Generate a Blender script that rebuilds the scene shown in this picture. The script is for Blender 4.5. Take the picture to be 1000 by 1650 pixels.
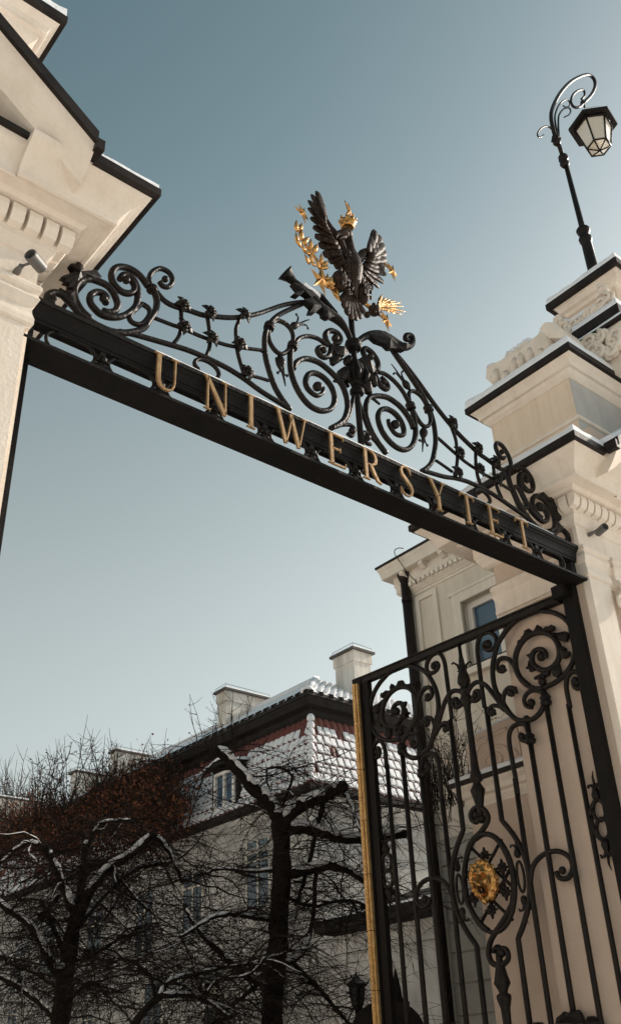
import bpy, math, random
from mathutils import Vector, Matrix, noise
random.seed(7)
R = math.radians
scene = bpy.context.scene
for o in list(bpy.data.objects): bpy.data.objects.remove(o)
# ------------------------------------------------------------------ camera
CAMP = Vector((0, 0, 1.6)); FPX = 1549.5
yaw, pit, rol = R(40.785), R(31.156), R(-2.518)
FW = Vector((math.sin(yaw)*math.cos(pit), math.cos(yaw)*math.cos(pit), math.sin(pit)))
RT = Vector((math.cos(yaw), -math.sin(yaw), 0)); UP = RT.cross(FW)
R2 = math.cos(rol)*RT + math.sin(rol)*UP; U2 = -math.sin(rol)*RT + math.cos(rol)*UP
cam = bpy.data.cameras.new('camera'); camo = bpy.data.objects.new('camera', cam)
scene.collection.objects.link(camo); scene.camera = camo
camo.matrix_world = Matrix(((R2.x, U2.x, -FW.x, CAMP.x), (R2.y, U2.y, -FW.y, CAMP.y), (R2.z, U2.z, -FW.z, CAMP.z), (0, 0, 0, 1)))
cam.sensor_fit = 'VERTICAL'; cam.sensor_height = 24; cam.lens = 24*FPX/1650
cam.clip_start = .05; cam.clip_end = 3000
# ------------------------------------------------------------------ light
SUN_EL, SUN_FROM = R(30), Vector((math.sin(R(99)), math.cos(R(99)), 0))
world = bpy.data.worlds.new('World'); scene.world = world; world.use_nodes = True
wn = world.node_tree.nodes; wl = world.node_tree.links
bg = wn['Background']
sky = wn.new('ShaderNodeTexSky'); sky.sky_type = 'NISHITA'; sky.sun_disc = False
sky.sun_elevation = SUN_EL; sky.sun_rotation = math.atan2(SUN_FROM.x, SUN_FROM.y)
sky.air_density = 1.0; sky.dust_density = 3.0; sky.ozone_density = 2.5
# thin winter haze: paler and brighter towards the horizon, all the way round
wtc = wn.new('ShaderNodeTexCoord'); sep = wn.new('ShaderNodeSeparateXYZ'); wl.new(wtc.outputs['Generated'], sep.inputs[0])
def zramp(stops):
    fc = wn.new('ShaderNodeFloatCurve'); c = fc.mapping.curves[0]
    c.points[0].location = stops[0]; c.points[1].location = stops[-1]
    for s_ in stops[1:-1]: c.points.new(*s_)
    fc.mapping.update(); wl.new(sep.outputs['Z'], fc.inputs['Value']); return fc
hsv = wn.new('ShaderNodeHueSaturation'); hsv.inputs['Hue'].default_value = .45
satc = zramp([(0, .2), (.34, .22), (.6, .4), (.83, .75), (1, .8)]); wl.new(satc.outputs[0], hsv.inputs['Saturation'])
brc = zramp([(0, .67), (.34, .66), (.6, .555), (.83, .43), (1, .36)])
wl.new(sky.outputs[0], hsv.inputs['Color'])
vm_ = wn.new('ShaderNodeVectorMath'); vm_.operation = 'MULTIPLY'; vm_.inputs[1].default_value = (1.86, 1.93, 1.86); wl.new(hsv.outputs[0], vm_.inputs[0])
vs2 = wn.new('ShaderNodeVectorMath'); vs2.operation = 'SCALE'; wl.new(vm_.outputs[0], vs2.inputs[0]); wl.new(brc.outputs[0], vs2.inputs['Scale'])
wl.new(vs2.outputs[0], bg.inputs['Color']); bg.inputs['Strength'].default_value = .115
sl = bpy.data.lights.new('sun', 'SUN'); sl.energy = 4.2; sl.angle = R(1.5); sl.color = (1, .88, .75)
so = bpy.data.objects.new('sun', sl); scene.collection.objects.link(so)
sd = SUN_FROM*math.cos(SUN_EL) + Vector((0, 0, math.sin(SUN_EL)))
so.rotation_euler = sd.to_track_quat('Z', 'Y').to_euler(); so.location = (5, -5, 20)
vs = scene.view_settings; vs.view_transform = 'Standard'; vs.look = 'None'; vs.exposure = .14; vs.gamma = 1; vs.use_curve_mapping = False
scene.render.engine = 'CYCLES'
# ------------------------------------------------------------------ pixel rays onto real planes
def ray(px, py): return FW + R2*((px-500)/FPX) - U2*((py-825)/FPX)
def onX(px, py, x): d = ray(px, py); return CAMP + d*(x/d.x)
def onY(px, py, y): d = ray(px, py); return CAMP + d*(y/d.y)
def onD(px, py, dist): d = ray(px, py); return CAMP + d*(dist/math.hypot(d.x, d.y))
HX, HY, LA = 7.75, 5.05, R(2.9)
LD = Vector((-math.sin(LA), math.cos(LA), 0)); LN = Vector((-math.cos(LA), -math.sin(LA), 0))   # along the open leaf, towards the opening
def leaf_sz(px, py):
    d = ray(px, py); a, b, c, e = d.x, -LD.x, d.y, -LD.y
    det = a*e - b*c; t = (HX*e - b*HY)/det; s = (a*HY - c*HX)/det
    return (s, 1.6 + t*d.z)
def crop(o, s): return lambda x, y: (o[0]+s*x, o[1]+s*y)
# ------------------------------------------------------------------ materials
def mat(name, col, rough=.6, metal=0, var=.0, scale=3, bump=0, bscale=30, col2=None, spec=.5, streak=False):
    m = bpy.data.materials.new(name); m.use_nodes = True; nt = m.node_tree; n = nt.nodes; l = nt.links
    b = n['Principled BSDF']; b.inputs['Roughness'].default_value = rough; b.inputs['Metallic'].default_value = metal
    b.inputs['Specular IOR Level'].default_value = spec
    b.inputs['Base Color'].default_value = (*col, 1)
    tc = n.new('ShaderNodeTexCoord')
    src = tc.outputs['Object']
    if var or col2:
        mp = n.new('ShaderNodeMapping'); l.new(src, mp.inputs[0])
        if streak: mp.inputs['Scale'].default_value = (1, 1, .12)
        nz = n.new('ShaderNodeTexNoise'); nz.inputs['Scale'].default_value = scale; nz.inputs['Detail'].default_value = 8; nz.inputs['Roughness'].default_value = .65
        l.new(mp.outputs[0], nz.inputs['Vector'])
        rp = n.new('ShaderNodeValToRGB'); rp.color_ramp.elements[0].position = .32; rp.color_ramp.elements[1].position = .68
        c2 = col2 or tuple(c*(1-var) for c in col)
        rp.color_ramp.elements[0].color = (*c2, 1); rp.color_ramp.elements[1].color = (*col, 1)
        l.new(nz.outputs[0], rp.inputs[0]); l.new(rp.outputs[0], b.inputs['Base Color'])
    if name in ('cream_stucco_trim', 'beige_stucco', 'pinkish_stucco', 'pale_palace_stucco', 'weathered_facade', 'palace_trim', 'grey_attic_front'):
        m2 = n.new('ShaderNodeMapping'); m2.inputs['Scale'].default_value = (5, 5, .55); l.new(src, m2.inputs[0])
        n2 = n.new('ShaderNodeTexNoise'); n2.inputs['Scale'].default_value = 1.6; n2.inputs['Detail'].default_value = 9; n2.inputs['Roughness'].default_value = .7; l.new(m2.outputs[0], n2.inputs['Vector'])
        r2 = n.new('ShaderNodeValToRGB'); r2.color_ramp.elements[0].position = .30; r2.color_ramp.elements[1].position = .56; r2.color_ramp.elements[0].color = (.90, .885, .865, 1); r2.color_ramp.elements[1].color = (1, 1, 1, 1); l.new(n2.outputs[0], r2.inputs[0])
        n3 = n.new('ShaderNodeTexNoise'); n3.inputs['Scale'].default_value = 38; n3.inputs['Detail'].default_value = 3; l.new(src, n3.inputs['Vector'])
        r3 = n.new('ShaderNodeValToRGB'); r3.color_ramp.elements[0].position = .27; r3.color_ramp.elements[1].position = .36; r3.color_ramp.elements[0].color = (.93, .92, .905, 1); r3.color_ramp.elements[1].color = (1, 1, 1, 1); l.new(n3.outputs[0], r3.inputs[0])
        mx = n.new('ShaderNodeVectorMath'); mx.operation = 'MULTIPLY'; l.new(rp.outputs[0], mx.inputs[0]); l.new(r2.outputs[0], mx.inputs[1])
        my = n.new('ShaderNodeVectorMath'); my.operation = 'MULTIPLY'; l.new(mx.outputs[0], my.inputs[0]); l.new(r3.outputs[0], my.inputs[1]); l.new(my.outputs[0], b.inputs['Base Color'])
    if bump:
        nb = n.new('ShaderNodeTexNoise'); nb.inputs['Scale'].default_value = bscale; nb.inputs['Detail'].default_value = 6
        l.new(src, nb.inputs['Vector'])
        bp = n.new('ShaderNodeBump'); bp.inputs['Strength'].default_value = bump; bp.inputs['Distance'].default_value = .01
        l.new(nb.outputs[0], bp.inputs['Height']); l.new(bp.outputs[0], b.inputs['Normal'])
    return m
M = {}
M['iron'] = mat('black_iron', (.006, .0055, .0055), .42, 0, bump=.8, bscale=28, col2=(.017, .011, .008), scale=9, spec=.17)
M['iron_matte'] = mat('dark_cast_iron', (.006, .0055, .0055), .55, 0, bump=.5, bscale=25, col2=(.010, .008, .007), scale=6, spec=.12)
M['bronze'] = mat('dark_bronze', (.008, .006, .005), .5, 0, bump=.7, bscale=60, col2=(.045, .024, .014), scale=18, spec=.14)
M['gold'] = mat('gilding', (.68, .37, .12), .30, .95, bump=.6, bscale=50, col2=(.30, .14, .05), scale=22)
M['letter'] = mat('aged_gilt', (.42, .27, .13), .5, .55, bump=.3, bscale=40, col2=(.26, .15, .07), scale=10)
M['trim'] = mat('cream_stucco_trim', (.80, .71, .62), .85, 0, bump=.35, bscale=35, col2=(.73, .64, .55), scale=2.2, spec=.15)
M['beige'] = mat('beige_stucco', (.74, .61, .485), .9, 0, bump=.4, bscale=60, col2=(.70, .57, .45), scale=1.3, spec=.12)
M['attic_grey'] = mat('grey_attic_front', (.52, .50, .475), .9, 0, bump=.5, bscale=40, col2=(.43, .415, .395), scale=2.5, spec=.1)
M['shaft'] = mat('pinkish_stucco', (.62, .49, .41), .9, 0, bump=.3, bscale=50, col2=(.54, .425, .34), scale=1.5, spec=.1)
M['gutter'] = mat('black_gutter', (.010, .008, .008), .5, 0, spec=.15, bump=.3, bscale=12, col2=(.032, .024, .02), scale=5)
M['snow'] = mat('snow', (.80, .81, .83), .7, 0, bump=.5, bscale=22, col2=(.72, .73, .76), scale=6, spec=.3)
M['strip'] = mat('worn_gilt_strip', (.74, .50, .23), .42, .65, bump=.9, bscale=70, col2=(.44, .25, .09), scale=18)
M['camera'] = mat('grey_camera_housing', (.12, .115, .11), .45, .1, var=.15)
M['lens'] = mat('dark_lens', (.02, .02, .022), .1)
M['palace'] = mat('pale_palace_stucco', (.66, .60, .52), .9, 0, bump=.3, bscale=30, col2=(.60, .54, .46), scale=.9, spec=.1)
M['palace_trim'] = mat('palace_trim', (.76, .70, .62), .9, 0, bump=.2, bscale=30, col2=(.68, .62, .54), scale=1.5, spec=.1)
M['facade'] = mat('weathered_facade', (.55, .53, .50), .9, 0, bump=.4, bscale=14, col2=(.25, .24, .23), scale=.7, spec=.1)
M['stone'] = mat('grey_stone_courses', (.42, .40, .36), .9, 0, bump=.4, bscale=14, col2=(.28, .26, .235), scale=1.2, spec=.1)
M['frame'] = mat('white_window_frame', (.78, .75, .70), .5, 0, var=.12)
M['glass'] = mat('blue_window_glass', (.035, .075, .12), .08, 0, spec=.8, col2=(.05, .10, .15), scale=1)
M['tile'] = mat('red_clay_tile', (.16, .040, .026), .65, 0, bump=.4, bscale=18, col2=(.085, .022, .017), scale=6)
M['darkroof'] = mat('dark_eave_board', (.014, .012, .011), .7, 0, bump=.4, bscale=10, col2=(.025, .021, .019), scale=3, spec=.12)
M['chimney'] = mat('whitewashed_chimney', (.84, .79, .72), .9, 0, bump=.5, bscale=18, col2=(.40, .36, .31), scale=2.2, spec=.1, streak=True)
M['cap'] = mat('grey_chimney_cap', (.09, .083, .075), .8, 0, bump=.5, bscale=20, col2=(.05, .045, .04), scale=5)
M['bark'] = mat('dark_bark', (.022, .017, .015), .95, 0, bump=1.0, bscale=16, col2=(.011, .009, .008), scale=8, spec=.1)
M['twig'] = mat('dark_twig', (.019, .014, .012), .9, spec=.1)
M['ivy'] = mat('rusty_dry_leaf', (.27, .105, .055), .8, 0, col2=(.055, .028, .020), scale=3, spec=.1)
M['seed'] = mat('dry_brown_leaf', (.06, .028, .016), .8, spec=.1)
M['farglass'] = mat('dull_far_glass', (.05, .065, .08), .15, 0, spec=.5)
M['poplar'] = mat('grey_twig', (.10, .085, .075), .9, spec=.1)
M['ground'] = mat('trodden_snow_ground', (.82, .80, .77), .85, 0, bump=.6, bscale=4, col2=(.70, .67, .62), scale=.6)
gm = bpy.data.materials.new('milky_lantern_glass'); gm.use_nodes = True
gb = gm.node_tree.nodes['Principled BSDF']; gb.inputs['Base Color'].default_value = (.66, .58, .46, 1); gb.inputs['Roughness'].default_value = .35
gb.inputs['Transmission Weight'].default_value = .25; M['milk'] = gm
# ------------------------------------------------------------------ mesh builder
class MB:
    def __init__(s): s.v = []; s.f = []; s.sm = []; s.mi = []
    def add(s, vs_, fs, smooth=False, mi=0):
        b = len(s.v); s.v += [tuple(p) for p in vs_]
        for f in fs: s.f.append(tuple(b+i for i in f)); s.sm.append(smooth); s.mi.append(mi)
        return s
    def box(s, x0, x1, y0, y1, z0, z1, mi=0):
        v = [(x0,y0,z0),(x1,y0,z0),(x1,y1,z0),(x0,y1,z0),(x0,y0,z1),(x1,y0,z1),(x1,y1,z1),(x0,y1,z1)]
        return s.add(v, [(3,2,1,0),(4,5,6,7),(0,1,5,4),(1,2,6,5),(2,3,7,6),(3,0,4,7)], False, mi)
    def obox(s, c, ax, ay, az, mi=0):
        c, ax, ay, az = map(Vector, (c, ax, ay, az))
        v = [c+ax*i+ay*j+az*k for k in (-1, 1) for (i, j) in ((-1,-1),(1,-1),(1,1),(-1,1))]
        return s.add(v, [(3,2,1,0),(4,5,6,7),(0,1,5,4),(1,2,6,5),(2,3,7,6),(3,0,4,7)], False, mi)
    def tube(s, pts, rad, n=8, flat=1.0, nrm=None, mi=0, smooth=True, jit=0):
        pts = [Vector(p) for p in pts]
        if len(pts) < 2: return s
        if not hasattr(rad, '__len__'): rad = [rad]*len(pts)
        b = len(s.v); t0 = (pts[1]-pts[0]).normalized()
        u = Vector(nrm) if nrm is not None else (Vector((0,0,1)) if abs(t0.z) < .9 else Vector((1,0,0)))
        u = (u - t0*u.dot(t0)).normalized()
        for i, p in enumerate(pts):
            t = (pts[min(i+1, len(pts)-1)]-pts[max(i-1, 0)])
            t = t.normalized() if t.length > 1e-9 else t0
            u = u - t*u.dot(t)
            u = u.normalized() if u.length > 1e-6 else t.orthogonal().normalized()
            w = t.cross(u)
            for k in range(n):
                a = 2*math.pi*(k+.5)/n; r = rad[i]*(1+random.uniform(-jit, jit) if jit else 1)
                s.v.append(tuple(p + u*(math.cos(a)*r*flat) + w*(math.sin(a)*r)))
        for i in range(len(pts)-1):
            for k in range(n):
                a = b+i*n+k; c = b+i*n+(k+1) % n
                s.f.append((a, c, c+n, a+n)); s.sm.append(smooth); s.mi.append(mi)
        s.f.append(tuple(b+k for k in reversed(range(n)))); s.sm.append(False); s.mi.append(mi)
        e = b+(len(pts)-1)*n; s.f.append(tuple(e+k for k in range(n))); s.sm.append(False); s.mi.append(mi)
        return s
    def lathe(s, c, prof, n=12, ax=(0,0,1), mi=0, smooth=True):
        c = Vector(c); ax = Vector(ax).normalized(); u = ax.orthogonal().normalized(); w = ax.cross(u); b = len(s.v)
        for (h_, r) in prof:
            for k in range(n):
                a = 2*math.pi*k/n; s.v.append(tuple(c+ax*h_+u*(math.cos(a)*r)+w*(math.sin(a)*r)))
        for i in range(len(prof)-1):
            for k in range(n):
                a = b+i*n+k; d = b+i*n+(k+1) % n; s.f.append((a, d, d+n, a+n)); s.sm.append(smooth); s.mi.append(mi)
        s.f.append(tuple(b+k for k in reversed(range(n)))); s.sm.append(False); s.mi.append(mi)
        e = b+(len(prof)-1)*n; s.f.append(tuple(e+k for k in range(n))); s.sm.append(False); s.mi.append(mi)
        return s
    def ball(s, c, r, n=8, m_=6, sc=(1,1,1), rot=None, mi=0):
        vs_ = []; fs = []; c = Vector(c)
        for i in range(m_+1):
            th = math.pi*i/m_
            for k in range(n):
                a = 2*math.pi*k/n; p = Vector((math.sin(th)*math.cos(a)*r*sc[0], math.sin(th)*math.sin(a)*r*sc[1], math.cos(th)*r*sc[2]))
                if rot: p = rot @ p
                vs_.append(c+p)
        for i in range(m_):
            for k in range(n): fs.append((i*n+k, (i+1)*n+k, (i+1)*n+(k+1) % n, i*n+(k+1) % n))
        return s.add(vs_, fs, True, mi)
    def plate(s, outline, N, th, bulge=0, mi=0):
        """a solid plate: outline of 3D points in a plane with normal N, thickness th, centre raised by bulge"""
        N = Vector(N).normalized(); P = [Vector(p) for p in outline]; n = len(P); c = sum(P, Vector())/n
        v = [p+N*th/2 for p in P]+[p-N*th/2 for p in P]+[c+N*(th/2+bulge), c-N*(th/2+bulge)]
        f = []
        for i in range(n):
            j = (i+1) % n; f += [(i, j, 2*n), (n+j, n+i, 2*n+1), (i, n+i, n+j, j)]
        return s.add(v, f, False, mi)
    def build(s, name, m, parent=None, loc=None):
        me = bpy.data.meshes.new(name); me.from_pydata(s.v, [], s.f)
        ms = m if isinstance(m, (list, tuple)) else [m]
        for q in ms: me.materials.append(M[q])
        me.polygons.foreach_set('use_smooth', s.sm)
        if len(ms) > 1: me.polygons.foreach_set('material_index', s.mi)
        me.update()
        o = bpy.data.objects.new(name, me); scene.collection.objects.link(o)
        if parent: o.parent = parent; o.matrix_parent_inverse = Matrix.Translation(-Vector(parent_loc(parent)))
        return o
def parent_loc(p):
    l = Vector(p.location)
    return l
def tag(o, label=None, cat=None, group=None, kind=None):
    if label: o['label'] = label
    if cat: o['category'] = cat
    if group: o['group'] = group
    if kind: o['kind'] = kind
    return o
def thing(name, loc, label, cat, group=None):
    o = bpy.data.objects.new(name, None); scene.collection.objects.link(o); o.location = loc; o.empty_display_size = .2
    return tag(o, label, cat, group)
def smooth(pts, k=5):
    """Catmull-Rom through control points (any dimension)"""
    P = [tuple(p) for p in pts]
    if len(P) < 3: return P
    P = [tuple(2*a-b for a, b in zip(P[0], P[1]))]+P+[tuple(2*a-b for a, b in zip(P[-1], P[-2]))]
    out = []
    for i in range(1, len(P)-2):
        for q in range(k):
            t = q/k
            out.append(tuple(.5*((2*b)+(-a+c)*t+(2*a-5*b+4*c-d)*t*t+(-a+3*b-3*c+d)*t**3) for a, b, c, d in zip(P[i-1], P[i], P[i+1], P[i+2])))
    out.append(P[-2]); return out
def offset(path, e):
    """offset an open right-handed polyline outwards (to its right side) by e, mitred"""
    n = len(path); out = []
    def nrm(a, b):
        d = Vector((b[0]-a[0], b[1]-a[1])).normalized(); return Vector((d.y, -d.x))
    for i, p in enumerate(path):
        p = Vector(p[:2])
        if i == 0: q = p+nrm(path[0], path[1])*e
        elif i == n-1: q = p+nrm(path[-2], path[-1])*e
        else:
            a = nrm(path[i-1], path[i]); b = nrm(path[i], path[i+1]); k = a+b
            q = p+k*(e/max(k.dot(a), .2)) if k.length > 1e-6 else p+a*e
        out.append(q)
    return out
def sweep(mb, path, prof, mi=0):
    rings = [[(q.x, q.y, z) for q in offset(path, e)] for e, z in prof]
    n = len(path); b = len(mb.v)
    for r in rings: mb.v += r
    for i in range(len(prof)-1):
        for k in range(n-1):
            a = b+i*n+k; mb.f.append((a, a+1, a+1+n, a+n)); mb.sm.append(False); mb.mi.append(mi)
    return mb
def ground():
    o = MB().add([(-900,-900,0),(900,-900,0),(900,900,0),(-900,900,0)], [(0,1,2,3)]).build('ground', 'ground'); tag(o, kind='structure')
ground()
# ================================================================== gatehouses
PROF = [(.56,7.17),(.555,7.15),(.54,7.12),(.50,7.09),(.45,7.05),(.41,7.0),(.385,6.95),(.38,6.905),(.36,6.90),(.35,6.915),(.23,6.915),(.22,6.90),(.20,6.885),(.10,6.875),(.10,6.72),(.085,6.70),(.085,6.675),(.055,6.64),(.04,6.60),(.0,6.58),(-.05,6.575)]
CAPP = [(-.02,6.325),(.045,6.32),(.055,6.30),(.055,6.27),(.03,6.25),(.05,6.20),(.035,6.16),(.015,6.13),(.02,6.08),(.035,6.03),(.035,5.985),(.012,5.97),(.012,5.955),(-.02,5.95)]
AP = [(.19,9.05),(.185,9.03),(.16,9.01),(.12,8.97),(.105,8.93),(.105,8.90),(.07,8.895),(.055,8.85),(.03,8.82),(.012,8.80),(-.01,8.795)]
def snow_strip(mb, path, e, z, w=.14, h=.07, seg=.07):
    """lumpy snow lying on a ledge along an outline"""
    outer = offset(path, e); inner = offset(path, e-w)
    for i in range(len(path)-1):
        a0, a1, b0, b1 = outer[i], outer[i+1], inner[i], inner[i+1]
        L = (a1-a0).length; n = max(2, int(L/seg)); vs_ = []; fs = []
        for k in range(n+1):
            t = k/n; a = a0.lerp(a1, t); b = b0.lerp(b1, t)
            ja = noise.noise(Vector((a.x*5, a.y*5, z)))*.5+.5
            jb = noise.noise(Vector((a.x*14, a.y*14, z+3)))*.5+.5; hh = h*(.35+.8*ja+.35*jb); pull = .005+.06*jb*ja
            d = (b-a).normalized() if (b-a).length > 1e-6 else Vector((0,0))
            p0 = a+d*pull*.1; p1 = a+d*(pull*.3-.004); p2 = a+d*(pull+.03)
            vs_ += [(p0.x,p0.y,z), (p1.x,p1.y,z+hh*.7), (p2.x,p2.y,z+hh), (b.x,b.y,z+hh*1.05), (b.x,b.y,z)]
        for k in range(n):
            for j in range(4):
                q = k*5+j; fs.append((q, q+1, q+6, q+5))
        mb.add(vs_, fs, True)
def gatehouse(side, label, group):
    # side +1: right of the opening, -1: left; X() mirrors so that local u grows away from the opening
    xo, yf = (7.80, 4.84) if side > 0 else (1.75, 4.80)
    X = lambda u: xo+side*u
    g = thing('gatehouse', (X(1.5), 5.4, 0), label, 'gatehouse', group)
    far = 9.0; yb = 5.95; yk = 5.95 if side < 0 else 6.03
    def path(*uy):
        p = [(X(u), y) for u, y in uy]
        return p if side > 0 else p[::-1]
    def order(mb): return mb
    # for side>0 walking from the back round the opening corner to the front has outside on the right-hand side
    P = path((far, yb), (0, yb), (0, yf), (far, yf))
    m = MB(); x0, x1 = sorted((X(.0), X(far)))
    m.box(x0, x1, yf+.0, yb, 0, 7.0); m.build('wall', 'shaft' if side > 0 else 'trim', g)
    # pilasters on the street front, with recess between
    for (u0, u1) in ((-.012 if side > 0 else .045, .34), (.50, .84), (1.6, 1.95), (2.2, 2.55)):
        a, b = sorted((X(u0), X(u1)))
        MB().box(a, b, yf-.06, yf+.02, 0, 5.96).build('pilaster', 'trim', g)
    MB().box(*sorted((X(-.004), X(far))), yf-.02, yf+.03, 6.32, 6.60).build('frieze', 'trim', g)
    q = MB(); sweep(q, path((far, yb), (0 if side > 0 else .03, yb), (0 if side > 0 else .03, yf-.04), (.34, yf-.04), (.34, yf), (.50, yf), (.50, yf-.04), (.84, yf-.04), (.84, yf), (far, yf)), CAPP); q.build('capital_moulding', 'trim', g)
    UC = .36
    Pg = path((far, yk+.5), (-.5, yk+.5), (-.5, yf-.5), (-.07, yf-.5))
    Pc = path((far, yk), (0, yk), (0, yf), (UC, yf)); Pd = path((UC, yf), (far, yf))
    PR2 = [(e if e < .30 else .30+(e-.30)*.55, z) for e, z in PROF]
    q = MB(); sweep(q, Pc, PROF); sweep(q, Pd, PR2)
    fb = [(X(UC), yf-e, z) for e, z in PROF]+[(X(UC), yf-e, z) for e, z in reversed(PR2)]
    nn = len(PROF)
    q.add(fb, [(i, i+1, 2*nn-2-i, 2*nn-1-i) for i in range(nn-1)]); q.build('cornice', 'trim', g)
    q = MB(); sweep(q, Pg, [(.0,7.225),(.075,7.235),(.095,7.225),(.095,7.155),(.065,7.14),(.0,7.14)]); q.build('gutter', 'gutter', g)
    if side > 0:
        q = MB(); q.tube([(X(-.56), 4.60, 7.14), (X(-.56), 4.60, 7.24)], .004, 4)
        q.build('gutter_bracket', 'gutter', g)
    q = MB(); snow_strip(q, Pg, .085, 7.23, .30, .10 if side > 0 else .06); q.build('snow', 'snow', g)
    # corner blocks on the frieze and soffit panels
    q = MB()
    for off_, zz in ((.30, 6.912), (.32, 6.908)):
        pass
    # modillions (dentils) under the soffit, on both faces
    dm = None; dd = .122
    def dentil(cx, cy, dx, dy):
        nonlocal dm
        if dm is None:
            k = MB()
            pr = [(0,.0),(.07,.0),(.085,-.02),(.09,-.07),(.075,-.12),(.055,-.15),(0,-.165)]
            vs_ = [(-.047, -a, b) for a, b in pr]+[(.047, -a, b) for a, b in pr]; n = len(pr)
            fs = [tuple(range(n)), tuple(reversed(range(n, 2*n)))]+[(i, n+i, n+(i+1) % n, (i+1) % n) for i in range(n)]
            k.add(vs_, fs); dm = k.build('dentil', 'trim').data; [bpy.data.objects.remove(z) for z in list(bpy.data.objects) if z.data == dm]
        o = bpy.data.objects.new('dentil', dm); scene.collection.objects.link(o)
        o.parent = g; o.location = Vector((cx, cy, 6.873))-g.location; o.rotation_euler = (0, 0, math.atan2(dy, dx)+math.pi/2)
    u = -.12
    while u < (3.6 if side < 0 else 1.5):
        dentil(X(u), yf-.095, 0, -1); u += dd
    y = yf-.03
    while y < yb+.05: dentil(X(-.095), y, -side, 0); y += dd
    # attic block
    ux = 1.403 if side < 0 else 8.317; af, ab = 4.81, 6.04
    AX = lambda u: ux+side*u
    if True:
        PA = [(AX(u), y) for u, y in ((far, ab), (0, ab), (0, af), (far, af))]
        if side < 0: PA = PA[::-1]
        a, b = sorted((AX(0), AX(far)))
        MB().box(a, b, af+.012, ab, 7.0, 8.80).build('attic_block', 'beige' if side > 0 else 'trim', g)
        MB().box(*sorted((AX(.0015), AX(far))), af, af+.0115, 7.1, 8.795).build('attic_front_panel', 'attic_grey' if side > 0 else 'trim', g)  # on the right attic the front face is greyer than the beige side
        q = MB(); sweep(q, PA, AP); q.build('attic_cornice', 'trim', g)
        q = MB(); sweep(q, PA, [(-.01,8.245),(.022,8.24),(.03,8.225),(.03,8.205),(.02,8.19),(-.01,8.185)]); q.build('string_course', 'trim', g)
        q = MB(); sweep(q, PA, [(-.3,9.14),(.195,9.12),(.215,9.11),(.215,9.03),(.17,9.02)]); q.build('attic_gutter', 'gutter', g)
        q = MB(); q.tube([(v.x, v.y, 9.275) for v in offset(PA, .02)], .016, 5); q.build('snow_guard', 'gutter', g)
        q = MB(); snow_strip(q, PA, .015, 9.27, .12, .07); q.build('attic_snow', 'snow', g)
        q = MB(); snow_strip(q, PA, .207, 9.11, .30, .15); q.build('attic_snow', 'snow', g)
    # pediment over the portico: raking cornice, tympanum
    tip = Vector((X(-.03), 4.14, 7.20)); slope = .74; dx = Vector((side, 0, slope)).normalized(); nz = Vector((-side*slope, 0, 1)).normalized()
    Lr = 4.2
    def rake(name, m_, prof):
        q = MB(); n = len(prof)
        vs_ = [];
        for end in (0, 1):
            for (y, h_) in prof:
                base = Vector((tip.x, y, tip.z)); p = base+nz*h_
                if end == 0: p = p - dx*(p.x-tip.x)/dx.x*1.0   # cut vertically at the tip
                else: p = p+dx*Lr
                vs_.append(p)
        fs = [(i, (i+1) % n, n+(i+1) % n, n+i) for i in range(n)]+[tuple(reversed(range(n))), tuple(range(n, 2*n))]
        q.add(vs_, fs); return q.build(name, m_, g)
    rake('raking_gutter', 'gutter', [(4.10,.0),(4.10,.085),(5.7,.085),(5.7,.07),(4.13,.0)])
    rake('raking_cornice', 'trim', [(4.135,.0),(4.16,-.05),(4.22,-.12),(4.28,-.17),(4.30,-.19),(4.62,-.19),(4.64,-.24),(4.72,-.27),(4.72,.0)])
    a, b = sorted((X(-.085), X(-.02))); MB().box(a, b, 4.105, 4.24, 7.15, 7.25).build('gutter_return', 'gutter', g)
    # horizontal geison in the pediment
    rake('raking_snow', 'snow', [(4.14,.086),(4.16,.12),(4.25,.14),(5.6,.14),(5.6,.086)])
    a, b = sorted((X(UC), X(far)))
    MB().box(a, b, yf-.475, yf-.40, 7.168, 7.215).build('pediment_gutter', 'gutter', g)
    MB().box(a-.0, b, 4.62, 4.74, 7.20, 7.9).build('tympanum', 'darkroof' if False else 'shaft', g)
    return g
gl = gatehouse(-1, 'cream stucco gatehouse with pediment corner and dentils filling the upper left corner', 'gatehouse pair flanking the gate')
gr_ = gatehouse(1, 'beige stucco gatehouse with snowy stepped attic behind the right end of the arch', 'gatehouse pair flanking the gate')
# ---- upper tower parts on the right gatehouse (stepped plinths, lamp block, stucco scrolls)
g = gr_
tx0, ty0, ty1 = 9.4, 4.39, 5.47
PT = [(13, ty1), (tx0, ty1), (tx0, ty0), (13, ty0)]
MB().box(tx0+.17, 13, ty0+.17, ty1-.17, 9.1, 10.82).build('lamp_block', 'beige', g)
q = MB(); PT2 = [(13, ty1-.17), (tx0+.17, ty1-.17), (tx0+.17, ty0+.17), (13, ty0+.17)]
sweep(q, PT2, [(.19,11.03),(.17,11.0),(.13,10.97),(.115,10.92),(.11,10.89),(.06,10.87),(.04,10.83),(-.01,10.82)]); q.build('lamp_block_cornice', 'trim', g)
q = MB(); sweep(q, PT2, [(-.3,11.12),(.20,11.10),(.225,11.09),(.225,10.99),(.17,10.98)]); q.build('lamp_block_gutter', 'gutter', g)
q = MB(); snow_strip(q, PT2, .21, 11.10, .20, .12); q.build('lamp_block_snow', 'snow', g)
q = MB(); PT3 = [(12.6, ty1-.19), (tx0+.27, ty1-.19), (tx0+.27, ty0+.25), (12.6, ty0+.25)]
sweep(q, PT3, [(-.2,11.33),(.01,11.31),(.02,11.30),(.02,11.26),(-.02,11.25),(-.02,11.1)]); q.build('lamp_plinth_gutter', 'gutter', g)
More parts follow.
